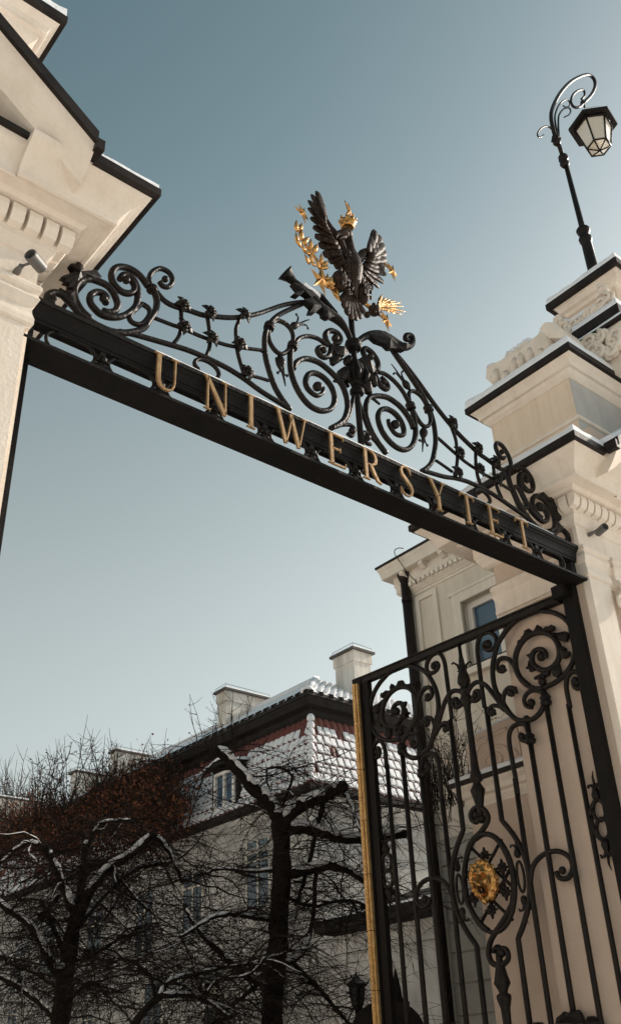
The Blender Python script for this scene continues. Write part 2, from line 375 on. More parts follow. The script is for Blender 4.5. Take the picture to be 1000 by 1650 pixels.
q = MB(); snow_strip(q, PT3, .015, 11.305, .35, .16); q.build('lamp_plinth_snow', 'snow', g)
q = MB()  # recessed panel frame on the block's opening side
for (y0, y1, z0, z1) in ((4.68,4.72,9.9,10.7),(5.14,5.18,9.9,10.7),(4.72,5.14,10.66,10.7)):
    q.box(tx0+.155, tx0+.171, y0, y1, z0, z1)
q.build('panel_moulding', 'trim', g)
# stepped plinth between attic and lamp block
q = MB(); PM = [(13, 5.62), (8.95, 5.62), (8.95, 4.18), (13, 4.18)]
q.box(9.02, 13, 4.25, 5.55, 9.05, 9.72); q.build('plinth', 'trim', g)
# stucco scrolls and ledge
xs = 8.78
c = crop((760, 500), .18)
out = [(175,640),(180,560),(195,535),(220,530),(255,560),(300,535),(340,475),(360,425),(385,410),(415,430),(432,385),(470,365),(492,335),(520,312),(558,322),(582,360),(610,338),(640,310),(660,255),(705,190),(740,165),(800,175),(870,215),(930,280),(950,330),(860,420),(500,560),(230,690)]
q = MB(); P = [onX(*c(*p), xs) for p in out]; q.plate(P, (1,0,0), .24, .05)
for a, b in (((215,545),(225,650)),((300,560),(320,640)),((385,440),(395,560)),((440,400),(450,520)),((520,350),(530,480)),((620,360),(630,440)),((700,230),(720,360))):
    p0, p1 = onX(*c(*a), xs-.13), onX(*c(*b), xs-.13); q.tube([p0, p0.lerp(p1,.5)+Vector((-.03,0,0)), p1], [.045,.06,.05], 7)
q.build('stucco_scroll', 'trim', g)
top = [(175,560),(185,525),(215,512),(260,530),(320,470),(350,415),(385,395),(430,355),(480,325),(520,295),(570,290),(620,280),(655,225),(700,170),(745,150)]
q = MB(); q.tube([onX(*c(*p), xs) for p in smooth(top, 4)], .05, 8, flat=2.2, nrm=(1,0,0), jit=.15); q.build('scroll_snow', 'snow', g)
# round shell end (front of the scroll): half-cylinder facing the street
c4 = crop((860, 400), .18182)
q = MB(); P = [onX(*c4(*p), 8.6) for p in [(110,760),(150,705),(190,695),(250,715),(320,760),(370,815),(385,850),(300,840),(200,840)]]
q.plate(P, (1,0,0), .3, .03); q.build('shell_end', 'trim', g)
# ledge below the lamp block
xl = 9.0
a, b = onX(*c4(350,800), xl), onX(*c4(740,520), xl)
ym, yM, zl = min(a.y, b.y), max(a.y, b.y), (a.z+b.z)/2
PL = [(13, yM), (xl, yM), (xl, ym), (13, ym)]
q = MB(); sweep(q, PL, [(-.3,zl+.10),(.0,zl+.09),(.01,zl+.08),(.01,zl-.06),(-.05,zl-.07)]); q.build('ledge_gutter', 'gutter', g)
q = MB(); snow_strip(q, PL, .0, zl+.09, .25, .12); q.build('ledge_snow', 'snow', g)
q = MB(); sweep(q, PL, [(.06,zl-.16),(.075,zl-.17),(.075,zl-.21),(.03,zl-.22)]); q.build('ledge_gutter', 'gutter', g)
q = MB(); snow_strip(q, PL, .07, zl-.165, .12, .05); q.build('ledge_snow', 'snow', g)
q = MB(); sweep(q, PL, [(.02,zl-.22),(.0,zl-.27),(-.05,zl-.33),(-.08,zl-.35),(-.08,9.1)]); q.build('ledge_moulding', 'trim', g)
# leafy stucco relief on and under the ledge: curled leaf lumps
def lumps(pts, x, r, name):
    q = MB()
    for i, p in enumerate(pts):
        w = onX(*c4(*p), x); rr = r*random.uniform(.75, 1.25)
        q.ball(w, rr, 8, 6, (1.0, .8, .8)); 
        a0 = random.uniform(0, 6); q.tube([w+Vector((-rr*.8, math.cos(a0+t*.9)*rr*(1.1-.12*t), math.sin(a0+t*.9)*rr*(1.1-.12*t))) for t in range(6)], [rr*.35]*5+[rr*.15], 6)
    q.build(name, 'trim', g)
lumps([(235,640),(250,670),(290,700),(330,710),(370,680),(400,660),(440,650),(480,630),(500,590),(530,570),(570,560),(590,520),(620,500),(650,460),(690,440),(610,390),(640,400),(300,740),(350,730)], 9.1, .07, 'stucco_leaf_relief')
lumps([(480,880),(520,850),(560,830),(600,820),(650,800),(700,790),(730,820),(740,860),(700,920),(650,950),(600,950),(560,930),(520,910),(760,790)], 8.95, .09, 'stucco_leaf_relief')
q = MB(); q.tube([onX(*c4(*p), 9.12) for p in [(250,640),(330,660),(420,610),(500,560),(560,520),(600,470)]], [.03,.04,.05,.05,.04,.03], 7, flat=2, nrm=(1,0,0), jit=.15); q.build('relief_snow', 'snow', g)
# ---- linking garden wall with volute behind the right gatehouse
w = thing('garden_wall', (8.3, 6.6, 0), 'low pinkish wall with snow-topped cornice and carved volute behind the gate bars', 'wall')
WX = 8.2; zt = onX(792, 1253, WX).z; yl = onX(775, 1450, WX).y
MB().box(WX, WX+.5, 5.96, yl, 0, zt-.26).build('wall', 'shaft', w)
PW = [(WX+.5, yl), (WX, yl), (WX, 5.96)]
q = MB(); sweep(q, PW, [(.13,zt-.03),(.12,zt-.06),(.08,zt-.10),(.07,zt-.15),(.03,zt-.17),(.03,zt-.2),(.01,zt-.24),(.01,zt-.27),(-.05,zt-.27)]); q.build('cornice', 'trim', w)
q = MB(); sweep(q, PW, [(-.3,zt+.03),(.15,zt+.02),(.15,zt-.03),(.1,zt-.035)]); q.build('gutter', 'gutter', w)
q = MB(); snow_strip(q, PW, .145, zt+.02, .25, .07); q.build('snow', 'snow', w)
cf = crop((700, 1080), .2)
q = MB(); P = [onX(*cf(*p), WX+.1) for p in [(350,850),(320,760),(310,650),(320,580),(370,540),(450,500),(540,450),(640,405),(700,400),(760,760),(720,790)]]
q.plate(P, (1,0,0), .22, .0)
def wtube(pts, r, x): q.tube([onX(*cf(*p), x) for p in smooth(pts, 4)], r, 6)
wtube([(330,640),(350,580),(420,540),(520,500),(580,470)], .024, WX-.012)
wtube([(350,840),(330,760),(335,660),(370,590),(430,560)], .024, WX-.012)
wtube([(500,610),(560,620),(600,680),(590,760),(560,810),(480,820),(400,830)], .024, WX-.012)
wtube([(440,680),(490,665),(530,690),(535,740),(500,770)], .022, WX-.012)
wtube([(480,780),(430,775),(400,740),(410,700),(440,680),(470,690),(480,720)], .024, WX-.012)
wtube([(640,640),(665,680),(650,720),(690,690),(720,740)], .018, WX-.012)
q.build('volute', 'shaft', w)
q = MB(); q.tube([onX(*cf(*p), WX+.1)+Vector((0,0,.01)) for p in smooth([(310,560),(370,515),(450,480),(540,430),(650,390),(700,380)], 4)], .025, 7, flat=3, nrm=(1,0,0), jit=.2); q.build('snow', 'snow', w)
# ---- security cameras
def cctv(px, py, side, yw, d, r, L, label, mx):
    p = onY(px, py, yw); t = thing('security_camera', tuple(p), label, 'security camera', 'cameras on the gatehouse friezes')
    MB().lathe(p, [(0,r*.55),(.02,r*.6),(.05,r*.5),(.055,r*.38),(.085,r*.42),(.09,r*.3)], 16, (0,-1,0)).build('mount', 'camera', t)
    ax = Vector(d).normalized(); c0 = p+Vector(mx)
    MB().tube([p+Vector((0,-.08,0)), c0], r*.22, 8).build('arm', 'camera', t)
    q = MB(); q.lathe(c0-ax*L*.5, [(0,r*.9),(.004,r),(L*.75,r),(L*.75+.002,r*1.03),(L-.01,r*1.03),(L,r*1.0),(L,r*.84),(L-.03,r*.8)], 24, ax, smooth=False); q.build('housing', 'camera', t)
    MB().lathe(c0+ax*(L*.5-.031), [(0,r*.55),(.006,r*.55),(.008,r*.35)], 16, ax).build('lens', 'lens', t)
    return t
cctv(26, 440, -1, 4.78, (-.8,-.5,-.05), .044, .145, 'grey tube security camera on the left gatehouse under the dentils', (.07,-.15,.03))
cctv(947, 862, 1, 4.82, (-.35,-.85,-.02), .042, .15, 'grey security camera on the right gatehouse above the arch end', (.07,-.12,.03))

q = MB(); c0 = onY(997, 968, 4.74)
q.tube([c0+Vector((math.cos(t)*(.02+.011*t), -.02, math.sin(t)*(.02+.011*t))) for t in [k*.45 for k in range(16)]]+[c0+Vector((.12,.0,.16)), c0+Vector((.10,.04,.26))], [.02]*9+[.028]*9, 8)
q.build('stucco_volute', 'trim', gr_)
# ================================================================== gate arch (beam, letters, wrought-iron overthrow)
GY = 4.93; XC = 4.852
A = crop((100,410),.14); K3 = crop((60,400),.4); B = crop((420,500),.16); Cc = crop((240,460),.18); K5 = crop((400,470),.34); K6 = crop((650,600),.3); K4 = crop((400,290),.3)
ga = thing('gate_arch', (XC, GY, 5.9), 'black wrought iron arch beam with gilt lettering and mirrored scrollwork spanning both gatehouses', 'gate arch')
def gp(c, pts): return [onY(*c(*p), GY) for p in pts]
def mir(P): return [Vector((2*XC-p.x, p.y, p.z)) for p in P]
# beam
q = MB(); q.box(1.72, 7.79, 4.80, 5.05, 5.925, 5.95); q.build('bottom_plate', 'iron_matte', ga)
q = MB()
def hprof(prof, x0, x1, name, m_='iron_matte'):
    q = MB(); n = len(prof); vs_ = [(x, y, z) for x in (x0, x1) for y, z in prof]
    q.add(vs_, [tuple(range(n)), tuple(reversed(range(n, 2*n)))]+[(i, n+i, n+(i+1) % n, (i+1) % n) for i in range(n)]); return q.build(name, m_, ga)
hprof([(4.788,6.30),(4.788,6.265),(4.80,6.262),(4.806,6.245),(4.822,6.232),(4.832,6.205),(4.836,6.16),(4.842,6.158),(4.842,6.128),(4.928,6.128),(4.935,6.16),(4.96,6.23),(5.0,6.27),(5.0,6.30)], 1.74, 7.72, 'top_cornice')
hprof([(4.835,5.968),(4.842,5.95),(4.872,5.95),(4.88,5.968)], 1.74, 7.70, 'frieze_fillet')
# row of long oval openings
pitch = .4765; n = 12; x = 1.90; FY = 4.858
fz0, fz1 = 5.962, 6.135
for i in range(n):
    a, b = x+i*pitch, x+i*pitch+.37
    if b > 7.66: b = 7.66
    zc = (fz0+fz1)/2; r = (fz1-fz0)/2-.008; pts = []
    for k in range(9): t = math.pi/2+math.pi*k/8; pts.append((a+r+math.cos(t)*r, FY, zc+math.sin(t)*r))
    for k in range(9): t = -math.pi/2+math.pi*k/8; pts.append((b-r+math.cos(t)*r, FY, zc+math.sin(t)*r))
    pts.append(pts[0]); pts.append(pts[1])
    MB().tube(pts, .014, 6, flat=1.0, nrm=(0,1,0)).build('oval_ring', 'iron', ga)
    if i < n-1:
        xk = b+(pitch-.37)/2; q = MB()
        q.box(xk-.022, xk+.022, FY-.012, FY+.012, fz0-.01, fz1)
        for s_ in (-1, 1): q.ball((xk+s_*.036, FY-.008, zc), .022, 8, 6)
        q.ball((xk, FY-.02, zc), .028, 8, 6); q.tube([(xk-.05,FY,zc+.045),(xk,FY-.01,zc+.02),(xk+.05,FY,zc+.045)], .012, 5); q.tube([(xk-.05,FY,zc-.045),(xk,FY-.01,zc-.02),(xk+.05,FY,zc-.045)], .012, 5)
        q.build('frieze_knot', 'iron', ga)
# end brackets
for a in (1.74, 7.64):
    MB().box(a, a+.07, 4.86, 5.0, 5.96, 6.2).build('end_bracket', 'iron_matte', ga)
# hinge head
q = MB(); q.box(7.62, 7.84, 5.0, 5.14, 5.80, 5.93); q.build('hinge_head', 'iron_matte', ga)
# snow on the beam
q = MB(); snow_strip(q, [(2.72,4.80),(7.35,4.80)], .0, 6.293, .10, .045, .06); q.build('snow', 'snow', ga)
q = MB()
for px, py in ((470,662),(485,671),(500,676),(520,686)):
    p = onY(px, py, 4.85); q.ball((p.x, 4.86, 6.32), random.uniform(.03,.05), 8, 5, (1.6,1,.7))
q.build('snow_lump', 'snow', ga)
# --- letters
def ribbon(q, pts, wid, y0=4.776, th=.022):
    P = [Vector(p) for p in pts]; n = len(P); vs_ = []
    for i, p in enumerate(P):
        t = (P[min(i+1, n-1)]-P[max(i-1, 0)]).normalized(); nn = Vector((-t.y, t.x)); w_ = wid[i]/2 if hasattr(wid, '__len__') else wid/2
        for s_ in (1, -1):
            for y in (0, th): vs_.append((p.x+nn.x*s_*w_, y, p.y+nn.y*s_*w_))
    fs = []
    for i in range(n-1):
        a = 4*i; fs += [(a, a+2, a+6, a+4), (a+1, a+5, a+7, a+3), (a, a+4, a+5, a+1), (a+2, a+3, a+7, a+6)]
    fs += [(0, 1, 3, 2), (4*n-4, 4*n-2, 4*n-1, 4*n-3)]
    q.add(vs_, fs)
def serif(q, x, z, w, up): 
    s_ = 1 if up else -1
    ribbon(q, [(x-w/2, z), (x+w/2, z)], .035); 
TH, TN = .115, .05
def glyph(ch):
    q = MB(); rb = lambda pts, w: ribbon(q, pts, w)
    if ch == 'U':
        rb([(.14,.985),(.14,.34),(.155,.22),(.21,.09),(.31,.03),(.42,.03),(.52,.09),(.575,.22),(.59,.34),(.59,.985)], [TH,TH,.11,.10,.08,.06,.05,.048,.045,.045]); serif(q,.14,.985,.26,1); serif(q,.59,.985,.22,1)
    elif ch == 'N':
        rb([(.10,0),(.10,.97)], .048); rb([(.07,.985),(.62,.02)], .12); rb([(.62,0),(.62,1)], .048); serif(q,.10,.018,.2,0); serif(q,.62,.985,.2,1); serif(q,.05,.985,.16,1)
    elif ch == 'I':
        rb([(.13,0),(.13,1)], TH); serif(q,.13,.985,.26,1); serif(q,.13,.018,.26,0)
    elif ch == 'W':
        rb([(.08,.985),(.32,.01)], .11); rb([(.32,.01),(.56,.97)], .045); rb([(.50,.97),(.74,.01)], .11); rb([(.74,.01),(.97,.985)], .045); serif(q,.08,.985,.24,1); serif(q,.97,.985,.2,1)
    elif ch == 'E':
        rb([(.13,0),(.13,1)], TH); rb([(.13,.982),(.56,.975)], .055); rb([(.56,.99),(.57,.86)], .03); rb([(.13,.52),(.44,.52)], .05); rb([(.44,.60),(.44,.44)], .03); rb([(.13,.018),(.58,.025)], .055); rb([(.58,.0),(.61,.16)], .03); serif(q,.10,.985,.2,1); serif(q,.10,.018,.2,0)
    elif ch == 'R':
        rb([(.13,0),(.13,1)], TH); rb([(.13,.982),(.32,.982),(.45,.93),(.51,.84),(.52,.74),(.49,.62),(.41,.55),(.30,.515),(.13,.515)], [.036,.04,.07,.10,.11,.10,.06,.04,.036]); rb([(.31,.52),(.42,.28),(.54,.08),(.68,.015)], [.10,.11,.10,.04]); serif(q,.13,.985,.24,1); serif(q,.13,.018,.26,0)
    elif ch == 'S':
        rb([(.46,.78),(.43,.90),(.34,.97),(.22,.97),(.13,.90),(.10,.80),(.13,.69),(.22,.59),(.34,.49),(.44,.38),(.48,.25),(.44,.11),(.34,.03),(.22,.02),(.11,.08),(.06,.21)], [.025,.045,.04,.05,.08,.10,.115,.125,.125,.115,.10,.08,.05,.04,.05,.025]); rb([(.46,.97),(.47,.74)], .03); rb([(.05,.26),(.06,.02)], .03)
    elif ch == 'Y':
        rb([(.08,.985),(.34,.46)], .11); rb([(.34,.46),(.60,.985)], .045); rb([(.35,0),(.35,.5)], TH); serif(q,.08,.985,.22,1); serif(q,.60,.985,.2,1); serif(q,.35,.018,.26,0)
    elif ch == 'T':
        rb([(.33,0),(.33,1)], TH); rb([(.04,.982),(.62,.975)], .055); rb([(.04,1.0),(.03,.84)], .03); rb([(.62,1.0),(.63,.84)], .03); serif(q,.33,.018,.26,0)
    return q
LH = .315
wid = {'U':.68,'N':.70,'I':.26,'W':1.05,'E':.62,'R':.66,'S':.54,'Y':.68,'T':.66}
for ch, xc in zip('UNIWERSYTET', (2.793,3.236,3.56,3.964,4.433,4.82,5.231,5.63,6.02,6.39,6.80)):
    q = glyph(ch); sc = LH; w_ = wid[ch]*sc*.98
    q.v = [(xc-w_/2+v[0]*sc*.98, 4.768+v[1], 5.966+v[2]*sc) for v in q.v]
    o = q.build('letter', 'letter', ga)
    bv = o.modifiers.new('b', 'BEVEL'); bv.width = .003; bv.segments = 1
# --- scroll bars, traced on the left half and mirrored
def bar(c, pts, w=.0235, w1=None, both=True, name='scroll', k=5, n=10, closed=False):
    P = []
    if isinstance(c, list): px = [cc(*p) for cc, pp in c for p in pp]
    else: px = [c(*p) for p in pts]
    if closed: px = px+px[:2]
    px = smooth(px, k); P = [onY(*p, GY) for p in px]
    rad = [w]*len(P)
    if w1: 
        m_ = max(4, len(P)//4)
        for i in range(m_): rad[-1-i] = w1+(w-w1)*i/m_
    MB().tube(P, rad, n, flat=1.15, nrm=(0,1,0)).build(name, 'iron', ga)
    if both: MB().tube(mir(P), rad, n, flat=1.15, nrm=(0,1,0)).build(name, 'iron', ga)
def eye(c, p, r=.045, both=True):
    r *= .72; P = onY(*c(*p), GY)
    for Q in ([P]+mir([P]) if both else [P]):
        MB().ball(Q+Vector((0,-.012,0)), r, 10, 7, (1,1.1,1)).build('scroll_eye', 'iron', ga)
bar([(K3,[(68,222),(45,212),(42,192),(62,180),(95,185),(125,212),(155,245)]),(A,[(200,690),(330,775),(440,835),(560,885),(700,905),(850,885),(950,840)]),(K3,[(450,292),(475,255),(482,215),(475,185),(462,160)])],None,.0262)
eye(K3,(62,205),.04)
bar([(A,[(330,745),(230,650),(165,540),(142,430),(165,350),(230,300),(330,285),(430,315),(520,360),(590,440),(630,530),(640,590),(610,650),(540,668),(470,650)])],None,.0262)
bar([(A,[(500,560),(515,500),(470,450),(400,435),(340,460),(320,510),(335,570),(380,630),(450,690),(560,722),(680,715),(780,665),(850,590),(872,480),(860,370),(820,290),(760,245),(700,240),(665,285)])],None,.0262)
eye(A,(470,520)); eye(A,(730,305))
bar([(A,[(990,370),(900,250),(800,175),(700,145),(620,155),(575,210),(575,290),(620,370),(690,430),(770,450),(825,425),(835,365),(800,300)])],None,.0262)
bar(A,[(930,575),(990,615),(1010,680),(960,765),(900,805),(830,795),(780,750),(785,690),(840,640),(900,585)],.020,closed=True)
bar(K3,[(468,175),(450,130),(462,97),(495,82),(530,98),(545,130),(530,155),(505,152),(492,135)],.021); eye(K3,(512,128),.04)
bar([(Cc,[(55,40),(70,60),(130,130),(200,175),(290,205),(370,228),(470,262),(560,275),(700,288),(800,285),(900,270),(1000,245)]),(K5,[(160,65),(250,50),(300,56)])],None,.021)
bar([(Cc,[(50,292),(200,350),(300,385),(450,450),(560,490),(700,535),(850,560),(1000,580)]),(K5,[(68,286)])],None,.0155,name='rail')
bar([(Cc,[(885,800),(1000,830)]),(K5,[(97,422)])],None,.0145,name='rail')
bar([(K3,[(330,335),(400,350)]),(Cc,[(120,510),(240,545),(350,580),(450,620),(560,670),(700,740),(850,835),(1000,945)]),(K5,[(170,540),(200,560)])],None,.021)
for pts in ([(285,200),(290,290),(290,370),(265,460),(220,520)],[(520,270),(538,380),(545,480),(540,560),(508,640)],[(815,290),(780,380),(780,470),(790,580),(820,700),(850,790)]):
    bar(Cc,pts,.0165,name='upright')
bar(Cc,[(450,760),(410,710),(420,670),(470,662),(540,690),(600,740),(625,795),(608,830)],.017)
def rosette(p, r=.058):
    q = MB(); a0 = random.uniform(0, 1)
    for k in range(5):
        a = a0+2*math.pi*k/5; d = Vector((math.cos(a), 0, math.sin(a))); e = Vector((-d.z, 0, d.x)); tip_ = p+d*r*1.45+Vector((0,-.02,0))
        pts = [p+Vector((0,-.03,0)), p+d*r*.55+e*r*.42+Vector((0,-.045,0)), p+d*r*1.0+e*r*.33+Vector((0,-.04,0)), tip_, p+d*r*1.0-e*r*.33+Vector((0,-.04,0)), p+d*r*.55-e*r*.42+Vector((0,-.045,0))]
        q.plate(pts, (0,-1,0), .012, .012)
    for k in range(4):
        a = a0+.5+2*math.pi*k/4; q.ball(p+Vector((math.cos(a)*r*.36, -.055, math.sin(a)*r*.36)), r*.30, 7, 5)
    q.ball(p+Vector((0,-.065,0)), r*.34, 8, 6); q.ball(p, r*.5, 8, 6)
    q.build('rosette', 'iron', ga)
for p in [(290,190),(530,255),(835,275),(300,385),(545,485),(795,535),(860,790)]:
    P = onY(*Cc(*p), GY-.01); rosette(P); rosette(mir([P])[0])
def collar(c, p, L=.035, r=.038, d=(0,0,1)):
    P = onY(*c(*p), GY); d = Vector(d).normalized()
    for Q, dd in ((P, d), (mir([P])[0], Vector((-d.x, d.y, d.z)))):
        MB().lathe(Q-dd*L, [(0,r*.9),(.0,r*1.05),(L*.6,r*1.1),(L*.8,r*.95),(L*1.2,r*.95),(L*1.4,r*1.1),(L*2,r*1.05),(L*2,r*.9)], 12, dd).build('collar', 'iron', ga)
collar(K3,(463,165),.02,.042,(.1,0,1)); collar(B,(85,165),.03,.045,(.3,0,1)); collar(B,(320,360),.03,.045,(.25,0,1))
# inner bay
bar([(K5,[(270,52)]),(B,[(250,10),(150,70),(80,150),(45,240),(38,350),(50,480),(90,630),(140,770),(210,890),(290,1000)])],None,.0235)
bar(B,[(180,105),(240,130),(300,190),(326,270),(310,350),(255,420),(200,440),(140,400),(90,320),(75,240),(95,165),(130,115)],.020,closed=True)
bar(B,[(330,350),(345,325),(390,280),(450,262),(520,268),(590,295),(650,340),(690,350)],.020)
bar(B,[(305,380),(298,430),(295,500),(305,620),(350,760),(420,880),(500,965),(600,1012),(690,1000),(735,940),(738,850),(695,750),(620,670),(540,633),(480,645),(452,700),(460,770),(510,830),(570,860),(620,830),(625,780)],.0255,.018); eye(B,(562,775),.062)
bar([(B,[(325,590),(345,540),(385,505),(440,488),(500,495),(590,530),(680,600),(760,680),(820,760),(860,870),(872,950)]),(K5,[(468,560),(455,600),(432,625),(390,648)])],None,.0255)
bar(K5,[(500,485),(487,545),(467,605),(437,632),(400,646)],.019)
bar([(B,[(690,360),(655,300),(652,235),(700,205),(765,230),(800,285),(785,330),(740,335)])],None,.026,.02); eye(B,(740,290),.05)
bar([(B,[(710,355),(695,430),(655,475),(600,458),(568,405),(590,372),(635,370)])],None,.024,.018); eye(B,(622,410),.045)
bar(K5,[(440,632),(480,632),(502,655),(490,684),(468,672)],.018); eye(K5,(486,662),.045)
def leafplate(c, pts, th=.03, bulge=.02, both=True, name='leaf', m_='iron', y=GY):
    P = [onY(*c(*p), y) for p in pts]
    MB().plate(P, (0,1,0), th, bulge).build(name, m_, ga)
    if both: MB().plate(list(reversed(mir(P))), (0,1,0), th, bulge).build(name, m_, ga)
leafplate(B,[(700,375),(730,365),(770,385),(800,375),(820,395),(830,380),(850,410),(870,440),(820,475),(740,450)],.05,.05)
leafplate(B,[(700,475),(725,465),(770,470),(800,490),(825,500),(780,530),(740,556),(710,540),(703,505)],.04,.04)
leafplate(B,[(845,470),(880,455),(905,480),(900,520),(885,555),(855,545),(838,510)],.04,.04)
leafplate(B,[(785,600),(800,590),(825,575),(850,590),(845,620),(875,620),(870,650),(890,690),(860,700),(835,712),(790,690),(775,640)],.05,.05)
leafplate(A,[(130,440),(110,400),(60,395),(70,350),(10,330),(30,300),(-20,275),(10,260),(60,278),(70,235),(110,232),(140,240),(150,200),(125,160),(90,158),(80,130),(120,122),(150,138),(160,105),(195,115),(225,150),(235,190),(222,245),(290,215),(340,232),(352,200),(385,203),(412,240),(440,278),(400,300),(300,275),(220,285),(160,340)],.05,.03)
leafplate(K3,[(150,245),(120,215),(105,180),(88,165),(100,178),(125,175),(160,170),(165,230)],.04,.02)
def tulip(c, base, tips, r=.03, both=True):
    """bud with curling claws"""
    Pb = onY(*c(*base[0]), GY); Pt = onY(*c(*base[1]), GY)
    for f in ((lambda P: P), mir) if both else (lambda P: P,):
        a, b = f([Pb, Pt]); q = MB(); d = b-a; L = d.length
        q.lathe(a, [(0,r*.35),(L*.2,r*.8),(L*.45,r*1.1),(L*.7,r*.9),(L*.9,r*.5),(L,r*.35)], 9, d)
        for tp in tips:
            P = f([onY(*c(*p), GY) for p in smooth(tp, 4)]); n_ = len(P)
            q.tube(P, [r*.36*(1-.6*i/(n_-1)) for i in range(n_)], 6)
            if tp is not tips[0]: q.ball(P[-1], r*.36, 6, 5)
        q.build('tulip_finial', 'iron', ga)
tulip(B,((300,170),(375,140)),([(370,140),(410,125),(450,105),(488,95)],[(340,140),(368,110),(375,70),(358,42)],[(360,160),(410,145),(455,150),(475,182)]),.034)
tulip(B,((185,455),(213,590)),([(213,590),(222,640),(235,690),(248,762)],[(205,570),(195,610),(172,628)],[(220,580),(232,640),(265,658)]),.04)
tulip(K3,((960,440),(985,500)),([(985,500),(990,520),(992,530),(995,545)],),.02,False)
# centre post with knots
px_, zt_ = XC+.02, 8.42
q = MB(); q.tube([(px_,GY,6.29),(px_,GY,zt_)], .030, 8); q.build('centre_post', 'iron_matte', ga)
for z, r, L in ((7.58,.075,.05),(7.03,.062,.035),(6.36,.06,.04)):
    MB().lathe((px_,GY,z-L), [(0,r*.8),(.01,r),(L*.7,r*1.1),(L,r*.85),(L*1.3,r*1.1),(L*2-.01,r),(L*2,r*.8)], 12).build('collar', 'iron_matte', ga)
q = MB(); q.lathe((px_,GY,7.10), [(0,.04),(.04,.06),(.10,.095),(.16,.10),(.22,.085),(.28,.05)], 10)
for k in range(6):
    a = k*math.pi/3; q.tube([(px_+math.cos(a)*.08,GY+math.sin(a)*.08,7.1+.02),(px_+math.cos(a)*.11,GY+math.sin(a)*.11,7.2),(px_+math.cos(a)*.07,GY+math.sin(a)*.07,7.36)], [.02,.03,.01], 6)
q.build('leafy_knot', 'iron_matte', ga)
for s_ in (-1, 1):
    q = MB(); q.tube([(px_+s_*.02,GY,7.34),(px_+s_*.10,GY,7.26),(px_+s_*.13,GY,7.15),(px_+s_*.2,GY,7.05),(px_+s_*.28,GY,7.02)], [.02,.025,.022,.018,.012], 7); q.build('scroll', 'iron', ga)
# horns either side of the eagle
hp = [(566,552),(558,533),(546,517),(529,505),(512,494),(500,480),(487,467),(474,455),(464,445)]
P = [onY(*p, GY-.03) for p in smooth(hp, 4)]; rr = []
ctl = [.024,.030,.045,.055,.060,.055,.045,.035,.055]
for i in range(len(P)):
    t = i/(len(P)-1)*(len(ctl)-1); k = min(int(t), len(ctl)-2); rr.append(ctl[k]+(ctl[k+1]-ctl[k])*(t-k))
MB().tube(P, rr, 12).build('horn', 'iron_matte', ga)
d = (P[-1]-P[-3]).normalized(); MB().lathe(P[-1]-d*.02, [(0,.05),(.05,.075),(.065,.088),(.068,.07),(.02,.05)], 14, d).build('horn_mouth', 'iron_matte', ga)
for pts in ([(230,560),(270,565),(300,590),(330,600),(370,640),(330,640),(290,610),(262,632),(232,620),(262,600)],[(290,650),(330,640),(395,680),(350,720),(320,720),(335,690)],[(385,690),(420,700),(455,740),(420,750),(395,735),(390,710)],[(330,590),(380,630),(420,680),(470,720),(450,700),(400,640),(395,625),(350,600)]):
    leafplate(K4,pts,.06,.015,False,m_='iron_matte',y=GY-.05)
q = MB(); Pn = [onY(*K4(*p), GY-.05)+Vector((0,0,.02)) for p in smooth([(285,565),(320,595),(350,615),(385,640)], 4)]; q.tube(Pn, [.01]+[.03]*(len(Pn)-2)+[.01], 7, flat=1.3, nrm=(0,1,0)); q.build('snow', 'snow', ga)
hp = [(505,275),(518,238),(560,210),(610,205),(660,224),(710,254),(748,264),(775,245),(772,212),(748,207),(742,225),(758,232)]
P = [onY(*K5(*p), GY-.03) for p in smooth(hp, 4)]; ctl = [.02,.028,.036,.05,.055,.05,.035,.032,.032,.028,.024,.02]; rr = []
for i in range(len(P)):
    t = i/(len(P)-1)*(len(ctl)-1); k = min(int(t), len(ctl)-2); rr.append(ctl[k]+(ctl[k+1]-ctl[k])*(t-k))
MB().tube(P, rr, 12).build('horn', 'iron_matte', ga)
for pts in ([(560,205),(600,190),(640,195),(680,225),(700,250),(730,285),(700,275),(660,275),(640,255),(600,240)],[(690,240),(730,250),(760,260),(740,280),(720,275)]):
    leafplate(K5,pts,.06,.04,False,m_='iron_matte',y=GY-.04)
# ================================================================== eagle
EY = GY-.02
eg = thing('eagle_statue', tuple(onY(567, 515, EY)), 'dark crowned bronze eagle with raised wings, gilt stars and palm atop the arch', 'statue')
def ep(pts, y=EY): return [onY(*K4(*p), y) for p in pts]
def etube(pts, rad, name, m_, y=EY, n=10, flat=1.0, k=4, nrm=(0,1,0)):
    P = ep(smooth(pts, k), y); rr = []
    for i in range(len(P)):
        t = i/(len(P)-1)*(len(rad)-1); j = min(int(t), len(rad)-2); rr.append(rad[j]+(rad[j+1]-rad[j])*(t-j))
    return MB().tube(P, rr, n, flat=flat, nrm=nrm).build(name, m_, eg)
